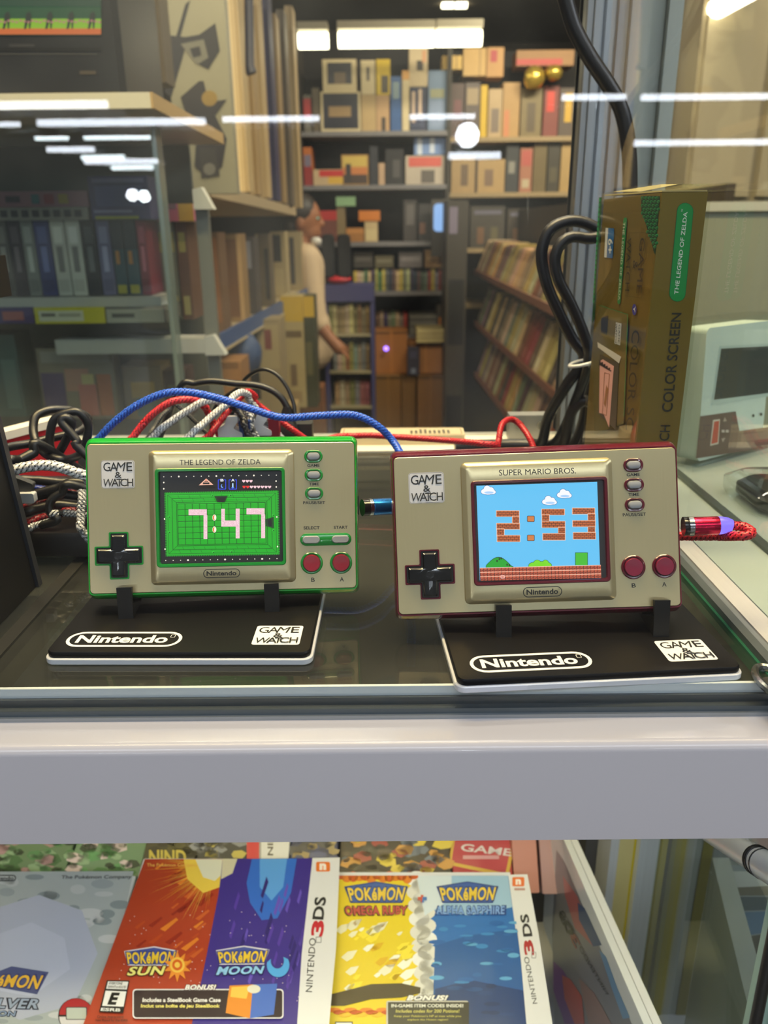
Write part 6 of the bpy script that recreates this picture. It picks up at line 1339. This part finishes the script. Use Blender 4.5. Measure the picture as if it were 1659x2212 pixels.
P.rect(-500, 205, 440, 222, (14, 14, 16)); P.rect(-500, 232, 420, 236, (70, 70, 72)); P.rect(40, 190, 150, 204, (50, 50, 56)); P.text('STEREO', (345, 305, 415, 322), (120, 110, 100), .01) if False else None
P.rect(345, 306, 415, 322, (70, 62, 56)); P.build('control_strip', tv)
P = Print(T(0, yv, 0) @ front(Matrix()), crop(0, 0, 830, 500, 1659), lift=1.2e-3, eps=1.5e-4, emit=.8)
P.rect(-500, -300, 438, 152, (24, 70, 44)); P.rect(-500, 82, 438, 128, (130, 170, 40)); P.rect(-500, 124, 438, 150, (196, 96, 46)); P.rect(-500, -300, 438, 30, (20, 60, 44))
for k in range(5):
    x = 30 + 92 * k; P.poly([(x - 16, 128), (x - 6, 60), (x + 10, 50), (x + 18, 70), (x + 12, 126), (x + 6, 126), (x + 4, 90), (x - 6, 126)], (30, 40, 34))
for k in range(30): P.oval(-60 + 17 * k, 92 + (k % 3) * 3, 7, 5, (170, 110, 110), 8, False)
P.z += P.eps; P.build('screen', tv)

# ================================================================== glass case with boxed games at the left
yc = 1.20
lc = root('glass_case', 'glass case with boxed games at the left behind the cables', 'display case', T(-.55, yc, .5))
WH_ = mat((188, 188, 182), .4)
zt1, zb1 = aty(150, 640, yc).z, aty(150, 662, yc).z
xr1 = aty(352, 650, yc).x
G().box(-1.2, yc - .01, zb1, xr1, yc + .22, zt1 - .001, WH_).build('tray', lc)
z2 = aty(150, 690, yc).z; G().box(-1.2, yc - .012, z2 - .004, xr1 + .006, yc + .22, zb1 - .0005, mat((96, 96, 92), .5)).build('shelf', lc)
z3, z4 = aty(300, 733, yc).z, aty(300, 764, yc).z; x3 = aty(446, 750, yc).x
G().box(aty(120, 750, yc).x, yc, z4, x3, yc + .05, z3, WH_).build('white_shelf', lc)
for (u0, v0, u1, v1) in ((415, 404, 462, 452), (440, 724, 488, 767)):
    a, b = aty(u0, v0, yc), aty(u1, v1, yc); g = G(); g.loft([[V((a.x, y, b.z)), V((b.x, y, b.z)), V((a.x + (b.x - a.x) * .45, y, a.z)), V((a.x, y, a.z + (b.z - a.z) * .1))] for y in (yc - .001, yc + .02)], WH_); g.build('shelf_bracket', lc)
a, b = aty(412, 425, yc), aty(440, 910, yc); G().box(a.x, yc + .02, b.z - .1, a.x + .018, yc + .035, a.z, mat((110, 112, 104), .4)).build('corner_post', lc)
a, b = aty(322, 250, yc - .06), aty(340, 900, yc - .06); G().box(a.x, yc - .06, .5, a.x + .006, yc - .03, 1.49, mat((120, 134, 128), .2, .1)).build('glass_edge', lc, 'greenish upright glass edge')
G().box(-1.2, yc - .065, .5, a.x, yc - .060, 1.49, glass('case_glass', (.90, .93, .90), .04, dirt=.12)).build('front_glass', lc)
G().box(-1.2, yc + .22, .5, aty(432, 600, yc + .22).x, yc + .23, 1.49, mat((92, 94, 84), .7, noise=.15, scale=6)).build('back_panel', lc)
G().box(-1.2, yc - .02, .40, x3 + .02, yc + .25, .50, mat((110, 108, 100), .5)).build('base', lc)
ztop = aty(150, 478, yc).z
gg = 'boxed games standing in the left glass case'
SP = [(-34, -6, (60, 56, 60), 'charcoal'), (-4, 24, (96, 92, 86), 'grey'), (26, 52, (52, 40, 48), 'dark plum'), (54, 80, (128, 132, 128), 'pale grey'), (82, 114, (40, 52, 118), 'royal blue'), (117, 147, (196, 196, 188), 'white with a cream band'), (150, 180, (206, 206, 198), 'white with grey lettering'), (183, 212, (38, 42, 46), 'black'), (215, 243, (104, 106, 150), 'lavender'), (246, 270, (22, 76, 92), 'dark teal, left of two'), (273, 298, (26, 80, 96), 'dark teal, right of two'), (301, 320, (130, 34, 56), 'crimson')]
for k, (u0, u1, c_, nm) in enumerate(SP):
    t = -.012 * (1 if k < 9 else 0)
    deco = [(.2, .08, .8, .30, tuple(min(240, q + 40) for q in c_)), (.3, .34, .7, .68, tuple(min(240, q + 70) for q in c_) if sum(c_) < 450 else (120, 120, 118)), (.15, .78, .85, .94, tuple(max(12, q - 20) for q in c_))]
    if 'teal' in nm: deco = [(0, 0, 1, .38, (20, 44, 58)), (.2, .40, .55, .58, (196, 130, 50)), (.1, .86, .9, .98, (176, 170, 40))]
    item('game_box', 'boxed game with a %s spine in the left glass case' % nm, 'game box', u0, 476, u1, 640, yc + .012, .11, c_, deco, gg, zt1 + .0002)
zl = aty(150, 476, yc + .012).z
fg = 'flat boxes lying on top of the standing games'
item('game_box', 'white flat box with black lettering lying on the standing games', 'game box', -20, 448, 190, 475, yc + .004, .12, (150, 146, 138), [(.1 + .11 * k, .2, .17 + .11 * k, .75, (40, 38, 40)) for k in range(8)], fg, zl + .0005)
item('game_box', 'pink flat box with coloured squares, topmost at far left', 'game box', -20, 413, 190, 447, yc + .006, .12, (160, 116, 130), [(.15, .3, .3, .7, (60, 50, 56)), (.42, .2, .5, .8, (40, 110, 120)), (.55, .2, .65, .8, (150, 50, 56)), (.7, .2, .8, .8, (170, 150, 60))], fg)
item('game_box', 'violet blue case standing on the games under the round glow', 'game box', 194, 380, 322, 477, yc + .004, .06, (70, 68, 120), [(.06, .05, .94, .15, (120, 120, 170)), (.1, .22, .9, .7, (86, 92, 150)), (.05, .78, .7, .84, (150, 150, 190)), (.06, .92, .8, .99, (170, 170, 60))], fg, zl + .0005)
item('game_box', 'pink and yellow box at the right of the violet case', 'game box', 337, 440, 418, 478, yc + .06, .08, (176, 96, 120), [(.6, 0, 1, 1, (176, 140, 60)), (.0, 0, .55, .3, (120, 90, 100))], fg)
for (u0, u1, c_, lab) in ((345, 364, (120, 104, 96), 'pinkish grey boxed game behind the upright glass edge'), (366, 384, (104, 108, 92), 'olive grey boxed game behind the upright glass edge'), (387, 410, (96, 66, 48), 'brown boxed game behind the upright glass edge')):
    item('game_box', lab, 'game box', u0, 480, u1, 690, yc + .08, .1, c_, [(.2, .1, .8, .3, (150, 140, 70)), (.2, .75, .8, .95, (160, 150, 96))], gg, None)
item('price_tag', 'yellow tag strip with a white panel below the standing games', 'tag', 75, 664, 226, 699, yc - .016, .004, (206, 198, 30), [(.06, .2, .70, .85, (214, 214, 190)), (.1, .35, .3, .55, (110, 110, 100)), (.35, .35, .66, .55, (170, 170, 150))])
item('price_tag', 'violet tag strip at the left edge below the standing games', 'tag', -30, 664, 72, 699, yc - .016, .004, (58, 40, 110), [(.35, .25, .8, .8, (170, 90, 90))])
item('tray', 'white tray with a dark slot right of the yellow tag', 'tray', 230, 668, 352, 697, yc - .016, .02, (172, 172, 160), [(.1, .3, .5, .6, (80, 80, 74))])
item('blister_pack', 'clear hanging pack with orange and violet cards, lower left', 'pack', 88, 752, 250, 905, yc + .03, .03, (138, 128, 110), [(.05, .04, .95, .2, (160, 156, 146)), (.02, .34, .32, .85, (84, 66, 110)), (.34, .28, .66, .6, (176, 130, 110)), (.56, .36, .72, .5, (190, 176, 120)), (.5, .5, .74, .95, (186, 116, 104)), (.76, .36, .95, .95, (170, 108, 72)), (.1, .86, .5, .98, (150, 140, 136))], None, None, .3)
item('teal_case', 'teal plastic case at lower left edge of the glass case', 'case', -30, 722, 44, 900, yc + .03, .06, (62, 92, 88), [(.5, .3, .9, .9, (84, 116, 110))])
item('game_box', 'box with yellow and green artwork low in the glass case', 'game box', 268, 790, 352, 905, yc + .05, .06, (126, 110, 84), [(.2, .3, .8, .6, (170, 136, 70)), (.3, .6, .9, .95, (80, 104, 96))], 'boxes low in the glass case')
item('game_box', 'dark red box low in the glass case beside the post', 'game box', 356, 800, 404, 905, yc + .06, .06, (66, 46, 44), [(.2, .3, .8, .9, (90, 86, 60))], 'boxes low in the glass case')
# ================================================================== person behind the far end of the left shelf, in profile to the right
pc = aty(662, 500, 3.72); PY = 3.98; PX = aty(646, 500, PY).x
SKIN = mat((150, 96, 62), .55)
def capsule_body(name, segs, balls, m, parent, vox, smooth=True):
    g = G()
    for (p0, p1, r0, r1) in segs:
        p0, p1 = V(p0), V(p1); d = (p1 - p0); N = 7
        g.tube([p0 + d * (k / N) for k in range(N + 1)], lambda t, r0=r0, r1=r1: r0 + (r1 - r0) * t, m, 14); g.ball(p0, r0 * .999, m, 14, 10); g.ball(p1, r1 * .999, m, 14, 10)
    for c, r in balls: g.ball(c, r, m, 20, 14)
    o = g.build(name, parent)
    md = o.modifiers.new('Remesh', 'REMESH'); md.mode = 'VOXEL'; md.voxel_size = vox; md.use_smooth_shade = True
    sm = o.modifiers.new('Smooth', 'SMOOTH'); sm.factor = .5; sm.iterations = 8
    return o
pr_ = root('person', 'person in a cream top in profile, standing behind the far end of the left shelf', 'person', T(PX, PY, 0))
def pt(u, v, dy=0): q = aty(u, v, PY + dy); return (q.x, q.y, q.z)
hx, hz = aty(655, 474, PY).x, aty(662, 474, PY).z
sh = pt(663, 556, -.14); el = pt(682, 690, -.17); wr = pt(716, 735, -.20); hd = pt(732, 752, -.20)
sh2 = (sh[0] - .02, PY + .15, sh[2]); el2 = (sh[0] - .06, PY + .19, el[2]); wr2 = (sh[0] + .08, PY + .17, el[2] - .16); hd2 = (wr2[0] + .05, PY + .16, wr2[2] - .05)
hip = (PX - .02, PY, .80); segs = [((hx - .01, PY, hz - .06), (PX - .01, PY, sh[2] + .02), .048, .055), ((PX - .01, PY, sh[2] - .06), hip, .115, .12),
        ((PX, PY - .1, sh[2]), (PX, PY + .1, sh[2]), .07, .07), (sh, el, .05, .040), (el, wr, .038, .027), (sh2, el2, .05, .04), (el2, wr2, .038, .027), (wr, hd, .028, .032), (wr2, hd2, .028, .032),
        ((PX - .02, PY - .08, .78), (PX - .02, PY - .09, .44), .085, .055), ((PX - .02, PY - .09, .44), (PX - .04, PY - .09, .08), .053, .036), ((PX - .02, PY + .08, .78), (PX - .02, PY + .09, .44), .085, .055), ((PX - .02, PY + .09, .44), (PX - .04, PY + .09, .08), .053, .036),
        ((PX - .05, PY - .09, .045), (PX + .12, PY - .09, .035), .038, .030), ((PX - .05, PY + .09, .045), (PX + .12, PY + .09, .035), .038, .030)]
for (w_, h_, s_) in ((wr, hd, -1), (wr2, hd2, 1)):
    w_, h_ = V(w_), V(h_); d = (h_ - w_).normalized(); sdv = V((0, 1, 0)); nn = d.cross(sdv).normalized()
    for k in range(4):
        b0 = h_ + d * .012 + sdv * (.021 - .014 * k); L = (.034, .040, .038, .030)[k]; m1 = b0 + d * L - nn * .004 * s_; segs += [(tuple(b0), tuple(m1), .0085, .008), (tuple(m1), tuple(m1 + (d * .6 - V((0, 0, .6))).normalized() * L * .7), .008, .0065)]
    t0 = w_ + d * .03 + nn * (.02 if nn.z > 0 else -.02); segs += [(tuple(t0), tuple(t0 + d * .05 + V((0, 0, .006))), .010, .008)]
balls = [((hx - .005, PY, hz + .012), (.088, .072, .098)), ((hx + .025, PY, hz - .045), (.055, .052, .055)), ((hx + .040, PY, hz - .085), (.022, .026, .018)), ((hx + .086, PY, hz - .020), (.018, .014, .018)), ((hx + .080, PY, hz - .005), (.012, .010, .022)), ((hx + .070, PY, hz - .058), (.014, .022, .008)), ((hx + .068, PY, hz - .070), (.014, .020, .007)), ((hx - .010, PY - .073, hz - .015), (.018, .008, .030)), ((hx - .010, PY + .073, hz - .015), (.018, .008, .030)), ((hx + .068, PY, hz + .022), (.014, .045, .010))]
capsule_body('body', segs, balls, SKIN, pr_, .0055)
for s_ in (-1, 1):
    g = G(); g.ball((hx + .070, PY + s_ * .030, hz + .004), (.008, .012, .006), mat((150, 222, 214), .3), 12, 8); g.ball((hx + .0775, PY + s_ * .031, hz + .004), (.004, .006, .006), mat((30, 20, 16), .2), 10, 6); g.build('eye', pr_)
# hair, cream top, dark trousers, shoes
HR = mat((36, 26, 22), .5)
g = G(); N = 16
for (c, r) in (((hx - .018, PY, hz + .030), (.090, .080, .094)), ((hx - .055, PY, hz - .03), (.048, .070, .075))): g.ball(c, r, HR, 20, 14)
o = g.build('hair', pr_); md = o.modifiers.new('Remesh', 'REMESH'); md.mode = 'VOXEL'; md.voxel_size = .006; md.use_smooth_shade = True
CT = mat((204, 178, 146), .8, noise=.06, scale=30)
cf = lambda a, b, t: tuple(V(a) * (1 - t) + V(b) * t)
capsule_body('top', [((PX - .01, PY, sh[2] - .05), (PX - .02, PY, .86), .128, .132), ((PX, PY - .11, sh[2] - .005), (PX, PY + .11, sh[2] - .005), .075, .075), (sh, el, .060, .056), (el, cf(el, wr, .18), .055, .050), (sh2, el2, .060, .056), (el2, cf(el2, wr2, .18), .055, .050), ((PX + .02, PY - .03, .90), (PX + .03, PY - .03, .80), .120, .125)], [], CT, pr_, .007)
capsule_body('trousers', [((PX - .02, PY, .80), (PX - .02, PY, .76), .120, .125), ((PX - .02, PY - .08, .76), (PX - .02, PY - .09, .44), .095, .068), ((PX - .02, PY - .09, .44), (PX - .04, PY - .09, .10), .066, .055), ((PX - .02, PY + .08, .76), (PX - .02, PY + .09, .44), .095, .068), ((PX - .02, PY + .09, .44), (PX - .04, PY + .09, .10), .066, .055)], [], mat((26, 25, 28), .8), pr_, .008)
for s_ in (-1, 1):
    g = G(); g.loft([[V((PX + .035 + a_, PY + s_ * .09 + b_, zz)) for a_, b_ in rrect(.25 - i, .095 - i, .04, 5)] for i, zz in ((.0, .002), (0, .03), (.02, .055), (.05, .075))], mat((30, 28, 28), .5)); g.build('shoe', pr_)
g = G(); c_ = pt(683, 521, -.06); g.ball(c_, (.026, .03, .020), mat((214, 210, 204), .7), 14, 8); g.build('collar', pr_, 'white collar')
